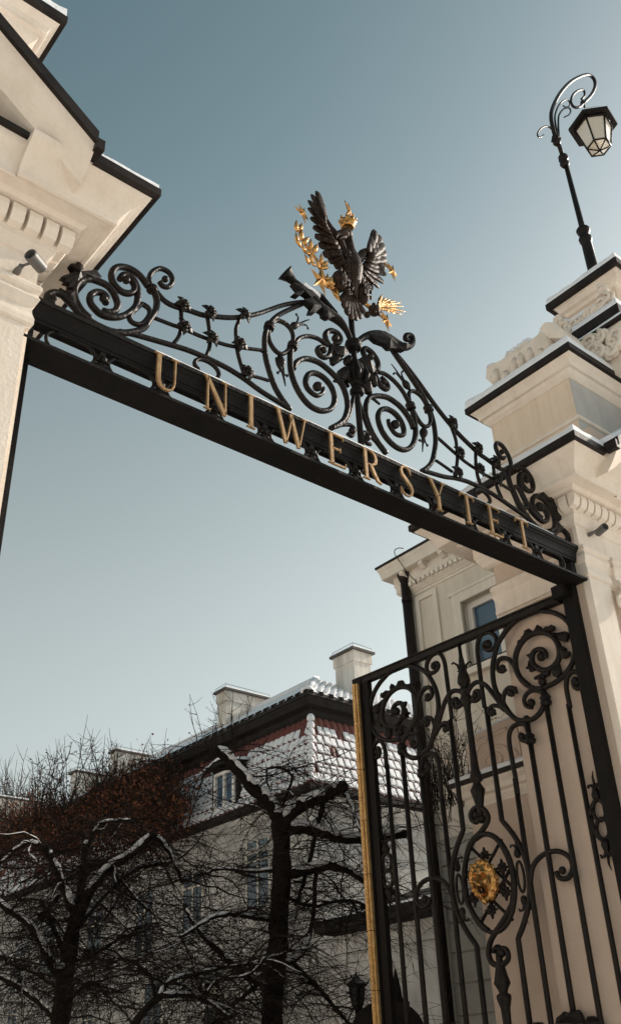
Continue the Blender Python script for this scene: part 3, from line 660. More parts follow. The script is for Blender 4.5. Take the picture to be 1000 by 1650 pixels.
# body: one continuous surface head - neck - breast - waist
etube([(528,268),(530,290),(538,330),(545,380),(550,430),(552,480),(552,530),(550,590),(550,640)], [.03,.055,.045,.052,.088,.112,.10,.075,.06], 'body', 'bronze', n=16, flat=1.1)
q = MB()   # breast feathers
for i in range(90):
    t = random.random(); x_ = 550+random.uniform(-42,42)*(1-.3*abs(t-.5)); y_ = 380+t*230
    p = onY(*K4(x_, y_), EY-.078*max(.35, 1-((x_-550)/60)**2)); q.ball(p, .018, 6, 4, (.9,.5,1.5))
q.build('breast_feathers', 'bronze', eg)
q = MB(); p = onY(*K4(524,292), EY-.01); q.ball(p, .066, 12, 8, (1.1,1,.95)); q.build('head', 'bronze', eg)
etube([(522,292),(503,288),(486,288),(474,294),(470,304),(476,316)], [.05,.045,.034,.026,.016,.003], 'beak', 'bronze', EY-.05)
etube([(515,305),(498,308),(487,318)], [.028,.02,.005], 'beak', 'bronze', EY-.05)
q = MB(); q.ball(onY(*K4(512,284), EY-.062), .011, 6, 5); q.build('eye', 'gold', eg)
# thighs
for c_, s_ in (((488,545),1),((608,612),1)):
    p = onY(*K4(*c_), EY-.02); q = MB(); q.ball(p, .105, 12, 8, (.75,.85,1.25))
    for k in range(14):
        a = random.uniform(-1,1); b = random.uniform(-1,1); q.ball(p+Vector((a*.055,-.075,b*.09)), .022, 6, 4, (.9,.5,1.4))
    q.build('thigh', 'bronze', eg)
# tail feathers
for tx_, ty_ in ((500,655),(512,690),(528,725),(548,745),(570,750),(592,740),(610,715)):
    etube([(550,575),((550+tx_)/2-2,(575+ty_)/2),(tx_+3,ty_-12),(tx_,ty_)], [.03,.04,.042,.012], 'tail_feather', 'bronze', EY-.02, 8, .45)
# wings: bone plus layered feathers
def wing(bone, tips, bases, yo, r):
    etube(bone, r, 'wing_bone', 'bronze', EY+yo*.5, 10, 1.2)
    n_ = len(tips)
    for i, (b, t) in enumerate(zip(bases, tips)):
        for lay, fr in ((0, 1), (1, .66), (2, .36)):
            bx, by = b; tx_, ty_ = b[0]+(t[0]-b[0])*fr, b[1]+(t[1]-b[1])*fr
            mx_, my_ = (bx+tx_)/2+4, (by+ty_)/2+6
            y0 = EY+yo+lay*-.03+(i % 2)*.012
            P = [onY(*K4(*p), y0-.02*math.sin(math.pi*j/9)) for j, p in enumerate(smooth([(bx,by),(mx_,my_),(tx_,ty_)], 5))]
            L = (P[-1]-P[0]).length; w_ = .038+.022*min(1, L/.6)
            m_ = len(P); rr = [w_*(.5+.5*min(1, 3*j/m_))*(1 if j < m_*.75 else max(.16, 1-((j-m_*.75)/(m_*.25))**2*.9)) for j in range(m_)]
            MB().tube(P, rr, 8, flat=.32, nrm=(0,1,0)).build('feather', 'bronze', eg)
wing([(520,440),(495,360),(470,310),(430,255),(402,200),(382,140),(373,75)], [(372,66),(345,82),(328,112),(325,150),(335,200),(347,250),(357,300),(378,350),(402,400),(432,435),(462,465),(492,490)],
     [(415,225),(418,235),(425,250),(435,265),(448,285),(460,305),(475,330),(488,350),(500,380),(508,400),(515,425),(525,445)], .03, [.055,.05,.045,.038,.03,.022,.008])
wing([(575,440),(600,420),(612,395),(640,385),(662,355),(675,315),(680,278)], [(681,275),(708,305),(724,345),(734,385),(735,420),(731,465),(733,500),(722,545),(698,572),(668,582),(640,580),(612,560)],
     [(640,390),(645,400),(642,410),(635,420),(628,432),(620,445),(612,455),(605,465),(600,475),(597,485),(595,490),(592,492)], .03, [.05,.045,.045,.04,.03,.02,.008])
# crown
p = onY(*K4(532,250), EY); ax = (onY(*K4(548,205), EY)-onY(*K4(535,265), EY)).normalized()
q = MB(); q.lathe(p-Vector((0,0,.02)), [(0,.060),(.02,.070),(.035,.064),(.06,.082),(.075,.086),(.08,.05)], 12, (.10,-.08,1))
for k in range(8):
    a = k*math.pi/4; c_ = p+Vector((math.cos(a)*.072+.006, math.sin(a)*.072, .066)); q.ball(c_, .024, 7, 5, (1,.8,1.3)); q.ball(c_+Vector((math.cos(a)*.012,math.sin(a)*.012,.034)), .014, 6, 4); q.ball(p+Vector((math.cos(a+.39)*.066, math.sin(a+.39)*.066, .01)), .014, 6, 4)
q.ball(p+Vector((0,0,.085)), .036, 8, 6); q.build('crown', 'gold', eg)
def star(px, py, r, y, rot, tilt=.0):
    c_ = onY(*K4(px, py), y); q = MB(); vs_ = []
    for k in range(10):
        a = rot+k*math.pi/5; rr = r*1.3 if k % 2 == 0 else r*.44
        vs_.append(c_+Vector((math.cos(a)*rr*.8, math.cos(a)*rr*tilt, math.sin(a)*rr)))
    vs_ += [c_+Vector((0,-r*.28,0)), c_+Vector((0,r*.28,0))]
    fs = [(k, (k+1) % 10, 10) for k in range(10)]+[((k+1) % 10, k, 11) for k in range(10)]
    q.add(vs_, fs); return q.build('star', 'gold', eg)
star(295,182,.095,EY,1.3,.3); star(540,168,.095,EY,1.7,.5); star(385,540,.135,EY-.05,1.45,.1); star(772,492,.10,EY,1.3,.2); star(740,757,.105,EY,1.2,.2)
etube([(252,145),(275,165),(295,182)], [.006,.014,.016], 'star_stem', 'gold'); etube([(518,112),(530,145),(540,168)], [.006,.012,.016], 'star_stem', 'gold'); etube([(541,175),(536,205)], [.008,.010], 'star_stem', 'bronze'); etube([(728,445),(750,468),(772,492)], [.012,.012,.016], 'star_stem', 'gold'); etube([(695,718),(718,735),(740,757)], [.016,.014,.016], 'star_stem', 'gold')
etube([(268,262),(285,315),(318,365),(345,398),(372,440),(388,480),(405,520),(430,560)], [.010,.013,.014,.014,.016,.016,.016,.018], 'laurel_stem', 'gold')
for (x_, y_, a) in ((258,252,100),(278,262,75),(262,320,120),(285,300,95),(305,330,60),(272,340,150),(300,375,160),(335,352,95),(358,372,70),(322,395,185),(318,432,150),(350,452,200),(340,428,120),(392,430,100),(408,455,50),(375,455,130),(405,470,20),(425,540,100),(440,545,60),(415,560,150),(440,575,10),(462,605,-55),(472,625,-65)):
    c_ = onY(*K4(x_, y_), EY-.02); a = R(a); d = Vector((math.cos(a)*.8, -.25, math.sin(a)))
    q = MB(); q.tube([c_-d*.05, c_-d*.018, c_+d*.022, c_+d*.075], [.010,.030,.026,.003], 6, flat=.45, nrm=(0,1,0)); q.build('laurel_leaf', 'gold', eg)
etube([(430,555),(460,565),(490,575)], [.03,.022,.02], 'talon', 'gold'); 
q = MB(); c_ = onY(*K4(430,555), EY-.02); q.ball(c_, .05, 9, 6)
for k in range(5): a = k*1.25; q.ball(c_+Vector((math.cos(a)*.04,-.02,math.sin(a)*.045)), .022, 6, 5)
q.build('laurel_bud', 'gold', eg)
etube([(470,590),(478,620),(482,638)], [.025,.02,.004], 'laurel_leaf', 'gold')
etube([(612,655),(640,675),(672,700)], [.018,.022,.026], 'talon', 'gold')
q = MB(); c_ = onY(*K4(675,702), EY-.02); q.ball(c_, .062, 9, 6)
for k in range(6): a = k*1.05; q.ball(c_+Vector((math.cos(a)*.05,-.025,math.sin(a)*.055)), .022, 6, 5)
q.ball(onY(*K4(637,724), EY), .035, 8, 6); q.build('globe', 'bronze', eg)
for tx_, ty_ in ((718,615),(742,632),(762,640),(790,650),(818,660),(834,680),(843,708),(824,724),(786,718),(757,712)):
    etube([(690,690),((690+tx_)/2+2,(690+ty_)/2-9),(tx_,ty_)], [.016,.024,.003], 'palm_frond', 'gold', EY-.02, 6, .5)
# ================================================================== open gate leaf
gt = thing('gate_leaf', (HX, HY, 0), 'open black wrought iron gate leaf with gilded lion head, folded back along the right gatehouse', 'gate')
D = crop((740,940),.2); E_ = crop((560,1040),.2); F_ = crop((700,1080),.2); H_ = crop((700,1260),.2); L1 = crop((560,830),.44); L2 = crop((560,1200),.44)
SC = 1.432; ZC = 3.30; HB = Vector((HX, HY, 0))
def lp(s, z, o=0): return HB+LD*s+LN*o+Vector((0,0,z))
def lbox(name, s0, s1, z0, z1, t0, t1, m_='iron'):
    c_ = lp((s0+s1)/2, (z0+z1)/2, (t0+t1)/2); q = MB(); q.obox(c_, LD*((s1-s0)/2), LN*((t1-t0)/2), Vector((0,0,(z1-z0)/2))); return q.build(name, m_, gt)
lbox('top_rail', .0, 2.93, 5.80, 5.865, -.04, .04); lbox('top_rail_lip', .0, 2.93, 5.865, 5.88, -.055, .055)
lbox('bottom_rail', .0, 2.93, .62, .72, -.03, .03)
lbox('hinge_stile', -.10, .03, .1, 5.93, -.05, .05, 'iron_matte')
lbox('meeting_stile', 2.83, 2.93, .1, 5.80, -.035, .035, 'iron_matte')
lbox('meeting_cover', 2.93, 3.07, .1, 5.885, -.03, .05, 'iron_matte')
q = MB()
zz = .2
while zz < 5.80:
    z1 = min(zz+.57, 5.80)
    for k, (a, b, o1) in enumerate(((2.955,2.985,.062),(2.985,3.02,.078),(3.02,3.045,.062))):
        q.obox(lp((a+b)/2, (zz+z1)/2, o1/2+.025), LD*((b-a)/2-.001), LN*(o1/2), Vector((0,0,(z1-zz)/2-.004)))
    zz = z1
q.build('gilded_cover_strip', 'strip', gt)
q = MB(); zz = .25
while zz < 5.75: q.ball(lp(3.002, zz, .10), .011, 6, 4); zz += .04
q.build('gilded_beading', 'gold', gt)
q = MB(); q.tube([lp(.0,5.885,0), lp(1.5,5.885,0), lp(2.93,5.885,0)], [.01,.016,.016], 6, flat=.8, nrm=(0,0,1), jit=.2); q.build('snow', 'snow', gt)
def lmir(P): return [(2*SC-s, z) for s, z in P]
def lvm(P): return [(s, 2*ZC-z) for s, z in P]
def ltube(P, r, name='scroll', r1=None, n=9, o=0):
    r *= 1.02; rad = [r]*len(P)
    if r1:
        m_ = max(4, len(P)//4)
        for i in range(m_): rad[-1-i] = r1+(r-r1)*i/m_
    MB().tube([lp(s, z, o) for s, z in P], rad, n, flat=1.1, nrm=tuple(LN)).build(name, 'iron', gt)
def lbar(segs, r=.026, r1=None, mirror=True, vmir=False, name='scroll', o=0):
    px = smooth([c(*p) for c, pp in segs for p in pp], 5); P = [leaf_sz(*p) for p in px]
    ltube(P, r, name, r1, o=o)
    if mirror: ltube(lmir(P), r, name, r1, o=o)
    if vmir:
        ltube(lvm(P), r, name, r1, o=o)
        if mirror: ltube(lvm(lmir(P)), r, name, r1, o=o)
def leye(c, p, r=.05, vm=False):
    s, z = leaf_sz(*c(*p))
    L = [(s, z), (2*SC-s, z)]
    if vm: L += [(a, 2*ZC-b) for a, b in L]
    for a, b in L: MB().ball(lp(a, b, 0), r*.8, 10, 7).build('scroll_eye', 'iron', gt)
# ring and S-curves
lbar([(D,[(650,220),(560,245),(460,295),(375,380),(312,480),(278,590),(265,700),(278,820),(318,920),(365,1000)]),(F_,[(510,190),(560,280),(610,355),(660,398),(720,405),(790,392),(848,340),(878,270),(878,205),(850,170),(790,162),(740,190),(718,240),(738,290),(785,302)])], .027, .02); leye(F_,(775,262),.055)
lbar([(D,[(650,220),(760,238),(850,290),(910,380),(935,490),(920,600),(880,690),(810,770),(730,820),(650,848),(570,835),(500,785),(462,710),(420,635),(370,603),(320,615),(300,655),(310,700),(345,712),(372,692)])], .026, .02); leye(D,(345,682),.048)
lbar([(D,[(560,828),(495,770),(455,690),(450,590),(482,500),(545,432),(625,398),(700,402),(765,445),(800,520),(800,600),(762,665),(700,700),(640,690),(592,650),(582,590),(605,545),(655,530),(690,555),(695,600)])], .03, .024); leye(D,(655,590),.06)
def lleaf(c, pts, th=.03, bulge=.025, vm=False):
    P = [leaf_sz(*c(*p)) for p in pts]
    for PP in ([P, lmir(P)] + ([lvm(P), lvm(lmir(P))] if vm else [])):
        MB().plate([lp(s, z) for s, z in PP], LN, th, bulge).build('acanthus_leaf', 'iron', gt)
for pts in ([(495,445),(520,430),(525,385),(545,375),(560,365),(590,385),(600,400),(580,425),(540,435)],[(598,405),(605,380),(630,335),(655,350),(658,380),(640,405)],[(655,395),(675,370),(700,348),(735,350),(745,335),(765,345),(762,375),(735,385),(700,392)],[(735,402),(800,400),(850,388),(872,395),(875,430),(860,470),(830,470),(800,455),(790,430)],[(800,520),(830,505),(855,520),(850,545),(885,550),(885,580),(850,605),(820,605),(805,570)],[(765,660),(800,640),(810,690),(820,720),(790,765),(760,750),(745,700)],[(700,690),(725,700),(720,740),(690,745),(685,765),(665,760),(660,800),(640,790),(635,760),(600,775),(610,755),(650,735)],[(560,625),(590,660),(605,700),(570,715),(575,690),(535,690),(555,665)],[(590,640),(560,600),(540,580),(565,568),(585,590),(600,560)],[(470,520),(470,465),(490,455),(515,440),(530,440),(500,480)]):
    lleaf(D, pts, .04, .03)
# plain bars at their stations
bars_ = [(.205,5.02),(.457,4.93),(.713,4.66),(.958,4.98)]
q = None
lbar([(D,[(945,792),(925,770),(915,800),(930,840),(960,845),(985,815),(985,770),(955,720),(905,712),(868,750),(858,830),(872,920),(890,1000)])], .024, None); leye(D,(945,800),.045)
for s_ in (.212, 2*SC-.212): ltube([(s_,4.75),(s_,3.0),(s_,.72)], .024, 'bar')
P0 = leaf_sz(*F_(880,120)); P1 = leaf_sz(*F_(880,250))
for s_ in (.457, 2*SC-.457): 
    ltube([(s_,5.02),(s_,3.0),(s_,.72)], .026, 'bar'); MB().ball(lp(s_,5.06), .045, 8, 6).build('knob', 'iron', gt)
    MB().lathe(lp(s_,4.80), [(0,.03),(.02,.055),(.05,.06),(.06,.045),(.09,.06),(.11,.05),(.13,.035)], 10).build('collar', 'iron', gt)
for s_ in (.713, 2*SC-.713):
    ltube([(s_,4.72),(s_,3.0),(s_,.72)], .026, 'bar'); MB().ball(lp(s_,4.74), .04, 8, 6).build('knob', 'iron', gt)
    MB().lathe(lp(s_,4.48), [(0,.03),(.02,.055),(.05,.06),(.06,.045),(.09,.055),(.11,.035)], 10).build('collar', 'iron', gt)
lbar([(F_,[(700,505),(690,530),(700,560),(735,565),(755,530),(745,480),(725,440),(680,432),(630,455),(600,510),(600,590),(622,720),(648,860),(668,1000)])], .024); leye(F_,(698,535),.05)
for s_ in (.958, 2*SC-.958): ltube([(s_,4.2),(s_,3.0),(s_,.72)], .025, 'bar')
lbar([(D,[(240,470),(205,480),(195,515),(225,538),(270,525),(295,480),(285,425),(235,395),(180,410),(150,460),(142,540),(155,650),(175,820),(200,1000)])], .024); leye(D,(232,490),.05)
s1 = 1.185
# bars bulging round the medallion
def bulge_bar(sgn):
    pts = [(s1,5.2),(s1,4.6),(s1,3.86),(s1-.08,3.72),(s1-.19,3.52),(s1-.235,3.3),(s1-.19,3.08),(s1-.08,2.88),(s1,2.74),(s1,2.0),(s1,.72)]
    pts = [(s1,5.0),(s1,3.84)]+smooth([(s1,3.84),(s1-.10,3.70),(s1-.19,3.52),(s1-.225,3.3),(s1-.19,3.08),(s1-.10,2.90),(s1,2.76)], 5)[1:-1]+[(s1,2.76),(s1,.72)]
    if sgn < 0: pts = lmir(pts)
    ltube(pts, .026, 'bar')
bulge_bar(1); bulge_bar(-1)
# S-curves to the central knot
lbar([(F_,[(262,200),(270,165),(300,120),(350,95),(408,120),(460,180),(520,260),(590,340),(650,392)])], .025)
lbar([(F_,[(335,205),(320,180),(345,165),(362,195),(345,238),(305,248),(275,228)])], .023); leye(F_,(322,205),.045)
lbar([(F_,[(600,200),(595,175),(620,150),(650,165),(655,185)])], .022); leye(F_,(615,185),.05)
lbar([(F_,[(650,150),(600,140),(562,180),(550,245),(560,300),(590,345)])], .024)
lbar([(F_,[(565,325),(520,292),(470,286),(436,318),(448,355),(485,345)])], .023); leye(F_,(468,335),.045)
# central spindle
def spindle(flip):
    f = (lambda z: z) if not flip else (lambda z: 2*ZC-z)
    q = MB(); pr = [(5.80,.02),(5.66,.022),(5.62,.03),(5.50,.04),(5.42,.065),(5.36,.075),(5.32,.055),(5.30,.03),(5.29,.06),(5.25,.055),(5.22,.045),(5.16,.075),(5.10,.045),(5.04,.035),(4.6,.036),(4.40,.045),(4.32,.07),(4.29,.07),(4.27,.04),(4.24,.05),(4.19,.08),(4.12,.06),(4.0,.035),(3.93,.03),(3.90,.06),(3.88,.05),(3.86,.02)]
    if flip: pr = pr[13:]
    pr = sorted((f(z), r) for z, r in pr); z0 = pr[0][0]
    q.lathe(lp(SC, z0), [(z-z0, r) for z, r in pr], 10)
    if not flip:
        for k in range(4):
            a = R(45+90*k); d_ = LD*math.cos(a)+LN*math.sin(a); c_ = lp(SC,5.50); q.tube([c_+d_*.03, c_+d_*.05+Vector((0,0,.06)), c_+d_*.09+Vector((0,0,.09)), c_+d_*.11+Vector((0,0,.07))], [.018,.014,.012,.012], 5)
    for k in range(4):
        a = R(90*k); d_ = LD*math.cos(a)+LN*math.sin(a); c_ = lp(SC, f(3.91)); q.tube([c_, c_+d_*.06+Vector((0,0,.012 if not flip else -.012)), c_+d_*.085], [.018,.013,.012], 5)
    q.build('spindle', 'iron', gt)
spindle(False); spindle(True)
ltube([(SC,2.36),(SC,.72)], .03, 'bar')
# medallion: S scrolls, oval rings, lattice, rosettes
lbar([(H_,[(345,262),(355,290),(335,322),(300,305),(290,262),(315,218),(360,205),(405,232),(428,285),(412,345),(360,415),(305,470),(270,540),(250,640),(238,740),(240,850),(262,960)]),(L2,[(450,600),(480,650),(515,680)])], .027, .024, mirror=False)
s, z = leaf_sz(*H_(340,270)); MB().ball(lp(s,z), .05, 9, 6).build('scroll_eye', 'iron', gt)
s, z = leaf_sz(*L2(560,760)); MB().ball(lp(s,z), .05, 9, 6).build('scroll_eye', 'iron', gt)
lbar([(H_,[(330,460),(390,422),(460,432),(525,490),(580,590),(618,700),(635,820),(630,930)]),(L2,[(598,590),(572,640),(545,680),(522,720),(515,765),(530,800),(560,808),(586,785),(580,750),(555,745)])], .027, .024, mirror=False)
ov = [(SC+math.cos(t)*.30, ZC+math.sin(t)*.455) for t in [k*math.pi/18 for k in range(38)]]
ltube(ov, .022, 'oval_ring')
for a, b in (((-.20,.37),(.29,-.12)),((.20,.37),(-.29,-.12)),((-.20,-.37),(.29,.12)),((.20,-.37),(-.29,.12))):
    ltube([(SC+a[0],ZC+a[1]),(SC+b[0],ZC+b[1])], .017, 'lattice_bar', n=6, o=-.02)
def lros(s, z, r=.055):
    q = MB(); c_ = lp(s, z, .02)
    pts = []
    for k in range(16):
        a = k*math.pi/8; rr = r*(1.5 if k % 4 == 0 else 1.0 if k % 2 == 0 else .75); pts.append(c_+LD*math.cos(a)*rr+Vector((0,0,math.sin(a)*rr)))
    q.plate(pts, LN, .03, .02); q.ball(c_+LN*.03, r*.45, 8, 6); q.build('rosette', 'iron', gt)
for s_, z_ in ((SC,ZC+.245),(SC,ZC-.255),(SC-.19,ZC+.10),(SC+.19,ZC+.10),(SC-.19,ZC-.12),(SC+.19,ZC-.12)): lros(s_, z_)
def ltulip(s, z, up, L=.16, r=.035, curl=True):
    q = MB(); d_ = 1 if up else -1; a = lp(s, z)
    q.lathe(a, [(0,r*.5),(L*.15,r*.9),(L*.35,r),(L*.6,r*.7),(L*.85,r*.35),(L,r*.3)], 9, (0,0,d_))
    q.tube([lp(s,z+d_*L), lp(s+.005,z+d_*(L+.06)), lp(s-.01,z+d_*(L+.12))], [r*.3,r*.25,r*.08], 5)
    for k in (-1, 1): q.tube([lp(s,z+d_*L*.6), lp(s+k*.03,z+d_*L*.95), lp(s+k*.065,z+d_*L*.98), lp(s+k*.07,z+d_*L*.82)], [r*.4,r*.35,r*.3,r*.3], 5)
    q.build('tulip_finial', 'iron', gt)
for s_ in (SC-.375, SC+.375):
    ltulip(s_, ZC+.16, True, .13); ltulip(s_, ZC-.18, False, .13)
    ov = [(s_+math.cos(t)*.04, ZC-.01+math.sin(t)*.14) for t in [k*math.pi/8 for k in range(18)]]; ltube(ov, .014, 'oval_ring', n=6)
# hanging double-tulip ornaments near the stiles
zt0 = leaf_sz(*L2(912,200))[1]; zt1 = leaf_sz(*L2(938,350))[1]; sx = leaf_sz(*L2(925,270))[0]
for s_ in (sx, 2*SC-sx):
    zm = (zt0+zt1)/2; hh = abs(zt0-zt1)/2
    ltulip(s_, zm+hh*.95, True, .15, .045); ltulip(s_, zm-hh*.95, False, .15, .045)
    for k in (-1, 1):
        ltube([(s_+math.cos(t)*.065, zm+k*hh*.45+math.sin(t)*hh*.5) for t in [j*math.pi/8 for j in range(18)]], .018, 'oval_ring', n=7)
    ltube([(s_+math.cos(t)*.10, zm+math.sin(t)*hh*.98) for t in [j*math.pi/10 for j in range(22)]], .02, 'oval_ring', n=7)
# C-scrolls at mid height
lbar([(L2,[(668,560),(668,500),(680,440),(720,400),(770,390),(812,415),(822,455),(805,488),(775,488),(762,465)])], .024); leye(L2,(785,460),.045)
# lower acanthus clusters
for pts in ([(480,950),(490,900),(530,870),(545,850),(560,870),(600,850),(640,850),(655,835),(675,860),(700,920),(720,950)],[(715,950),(740,890),(775,885),(800,900),(840,930),(860,980),(740,990)],[(280,960),(310,935),(350,935),(380,955),(370,980),(290,980)]):
    P = [leaf_sz(*crop((800,1460),.2)(*p)) for p in pts]
    for PP in (P, lmir(P)): MB().plate([lp(s, z) for s, z in PP], LN, .05, .05).build('acanthus_leaf', 'iron', gt)
# small middle ornament right of the hinge stile
q = MB()
# lion head: one sculpted mask facing the opening
LC = leaf_sz(*L2(512,495)); lh = MB()
face = -LN if False else LN
import bmesh
def lion():
    bm = bmesh.new(); bmesh.ops.create_icosphere(bm, subdivisions=6, radius=1)
    def G(p, c_, s_): return math.exp(-sum(((a-b)/w_)**2 for a, b, w_ in zip(p, c_, s_)))
    def G2(x, z, cx_, cz_, sx_, sz_): return math.exp(-((x-cx_)/sx_)**2-((z-cz_)/sz_)**2)
    for v in bm.verts:
        d = v.co.normalized(); x_, y_, z_ = d; ax_ = abs(x_)
        q_ = Vector((x_*.80, y_*.62, z_*1.04))
        if y_ > .05:
            f = min(1, (y_-.05)/.3); x_ /= 1.28; z_ /= 1.22; ax_ /= 1.28
            dy = 0
            dy += .52*G2(x_, z_, 0, -.13, .36, .24)             # muzzle
            dy += .22*G2(x_, z_, 0, .14, .13, .30)              # bridge of the nose
            dy += .13*G2(x_, z_, 0, -.02, .15, .07)             # nose pad
            dy += .20*G2(ax_, z_, .27, .40, .17, .09)           # brow
            dy -= .26*G2(ax_, z_, .27, .23, .12, .085)          # eye socket
            dy += .11*G2(ax_, z_, .27, .22, .06, .05)           # eyeball
            dy += .14*G2(ax_, z_, .46, .02, .13, .14)           # cheek
            dy += .13*G2(ax_, z_, .16, -.22, .12, .09)          # lips
            dy -= .50*G2(x_, z_, 0, -.47, .22, .14)            # open mouth
            dy += .42*G2(x_, z_, 0, -.73, .24, .10)             # jaw
            dy += .08*G2(x_, z_, 0, .58, .25, .12)
            dy -= .06*G2(x_, z_, 0, .45, .05, .15)
            for k in range(3): dy -= .025*G2(ax_, z_, .2+.05*k, -.14-.035*k, .03, .01)
            q_.y += dy*f; q_.z -= .20*G2(x_, z_, 0, -.74, .3, .14)*f
        x_, y_, z_ = d; rim = min(1, max(0, (.56-y_)/.22)); 
        if rim > 0:
            n1 = noise.noise(Vector((x_*3.2, y_*2.2, z_*3.2+4))); n2 = noise.noise(Vector((x_*8+n1*2, y_*4, z_*8+9))); n3 = noise.noise(Vector((x_*15+n1*3, y_*7, z_*15)))
            k_ = 1+rim*(.10+.20*abs(n2)+.10*n1+.06*abs(n3))
            q_.x *= k_; q_.z *= k_; q_.y += rim*(.12*n2+.10*abs(n3))
        q_ += Vector((x_*.16, .16, z_*.16))*(G(d, (.55,.45,.68), (.12,.2,.12))+G(d, (-.55,.45,.68), (.12,.2,.12)))
        v.co = q_
    for f in bm.faces: f.smooth = True
    ex = LN.cross(Vector((0,0,1)))
    Rm = Matrix(((ex.x, LN.x, 0), (ex.y, LN.y, 0), (0, 0, 1))).to_4x4()
    T = Matrix.Translation(lp(LC[0], LC[1]-.01, .06)) @ Rm @ Matrix.Rotation(R(12), 4, 'Z') @ Matrix.Rotation(R(-10), 4, 'X') @ Matrix.Scale(.156, 4)
    bm.transform(T); me = bpy.data.meshes.new('lion_head')
    bmesh.ops.recalc_face_normals(bm, faces=bm.faces[:]); bm.to_mesh(me); bm.free(); me.materials.append(M['gold'])
    o = bpy.data.objects.new('lion_head', me); scene.collection.objects.link(o); o.parent = gt; o.matrix_parent_inverse = Matrix.Translation(-gt.location)
    W = lambda x_, y_, z_: T @ Vector((x_, y_, z_))
    q = MB(); q.ball(W(0,.60,-.58), .034, 10, 8, (1.0,1.0,.85)); q.build('throat', 'iron_matte', o)
    q = MB()
    for k in (-1, 1):
        q.tube([W(k*.17,1.0,-.42), W(k*.17,1.0,-.52), W(k*.16,.98,-.62)], [.0075,.006,.001], 6); q.tube([W(k*.14,.92,-.86), W(k*.14,.95,-.76), W(k*.14,.94,-.68)], [.0065,.005,.001], 6)
    q.build('fangs', 'gold', o)
lion()
# the other leaf, folded back at the left pier and seen edge-on
g2 = thing('gate_leaf', (1.82, 5.02, 0), 'edge-on black iron gate stile along the left gatehouse corner', 'gate')
MB().box(1.79, 1.86, 5.0, 5.09, .1, 5.93).build('hinge_stile', 'iron_matte', g2)
MB().box(1.79, 1.85, 5.09, 8.0, 5.80, 5.87).build('top_rail', 'iron', g2); MB().box(1.79, 1.85, 5.09, 8.0, .62, .72).build('bottom_rail', 'iron', g2)
for k in range(11):
    y_ = 5.3+k*.25; MB().tube([(1.82,y_,.7),(1.82,y_,5.8)], .025, 7).build('bar', 'iron', g2)
# ================================================================== lamp on the right gatehouse tower
LY = 4.95; lc = crop((840,90),.2122)
la = thing('street_lamp', tuple(onY(*lc(540,1580), LY)), 'black scroll-armed lamp with hexagonal milky lantern on the right gatehouse tower', 'street lamp')
def lq(pts): return [onY(*lc(*p), LY) for p in pts]
bx = lq([(540,1590)])[0]; top_ = lq([(262,645)])[0]; bz = bx.z-.3; cx = 9.87
MB().lathe((cx,LY,11.2), [(0,.085),(.6,.08),(1.0,.075),(1.02,.09),(1.08,.10),(1.12,.08),(1.16,.07),(1.2,.09),(1.26,.105),(1.30,.08),(1.32,.05)], 14).build('base', 'iron', la)
MB().lathe((cx,LY,12.5), [(0,.05),(.1,.045),(1.5,.036)], 12).build('pole', 'iron', la)
MB().lathe((cx-.03,LY,13.85), [(0,.04),(.04,.065),(.08,.078),(.14,.05),(.17,.08),(.24,.075),(.28,.04)], 12).build('collar', 'iron', la)
MB().tube([(cx-.03,LY,14.1),(cx-.07,LY,14.45),tuple(top_+Vector((0,0,.05)))], .034, 10).build('pole', 'iron', la)
q = MB(); q.lathe(tuple(top_-Vector((0,0,.1))), [(0,.035),(.05,.065),(.10,.055),(.14,.075),(.2,.06),(.24,.035)], 10)
for k in range(6): a = k*1.05; q.ball((top_.x+math.cos(a)*.06, LY+math.sin(a)*.06, top_.z+.02), .024, 6, 5)
q.build('leafy_collar', 'iron', la)
def lt(pts, r0, r1, name): 
    P = lq(smooth(pts, 6)); n_ = len(P); MB().tube(P, [.62*(r0+(r1-r0)*i/(n_-1)) for i in range(n_)], 9).build(name, 'iron', la)
lt([(262,645),(238,560),(222,470),(235,390),(285,290),(360,205),(440,158),(505,145),(545,175),(555,225),(530,290),(470,355)], .055, .05, 'main_scroll')
lt([(470,355),(435,388),(395,388),(372,350),(388,295),(430,262),(468,262),(475,300),(452,328)], .042, .032, 'inner_scroll')
lt([(270,600),(255,520),(252,450),(280,375),(325,335),(358,345),(362,375),(335,390),(312,378)], .028, .018, 'small_scroll')
lt([(280,600),(276,520),(282,450),(315,405),(355,395),(370,420),(355,448),(320,466)], .028, .018, 'small_scroll')
lt([(250,610),(225,555),(185,535),(140,555),(118,595),(135,620),(165,600)], .026, .018, 'small_scroll')
lt([(466,350),(474,385),(490,430)], .035, .02, 'hanger')
MB().ball(lq([(462,355)])[0], .048, 9, 7).build('hanger_knot', 'iron', la)
ctr = onY(*lc(545,560), LY); bot = onY(*lc(585,735), LY)
cxl = ctr.x; RB = .42; zb = ctr.z+.05
def hexring(r, z, a0=R(12)): return [(cxl+math.cos(a0+k*math.pi/3)*r, LY+math.sin(a0+k*math.pi/3)*r, z) for k in range(6)]
def frust(name, m_, levels, cap=True):
    q = MB(); vs_ = []; 
    for r, z in levels: vs_ += hexring(r, z)
    fs = [(i*6+k, i*6+(k+1) % 6, i*6+6+(k+1) % 6, i*6+6+k) for i in range(len(levels)-1) for k in range(6)]
    if cap: fs += [tuple(reversed(range(6))), tuple(range((len(levels)-1)*6, len(levels)*6))]
    q.add(vs_, fs); return q.build(name, m_, la)
zg = zb-.02; GH = .50
frust('roof', 'iron', [(RB,zb),(RB,zb+.06),(RB*.78,zb+.12),(.12,zb+.34),(.05,zb+.40),(.03,zb+.5)])
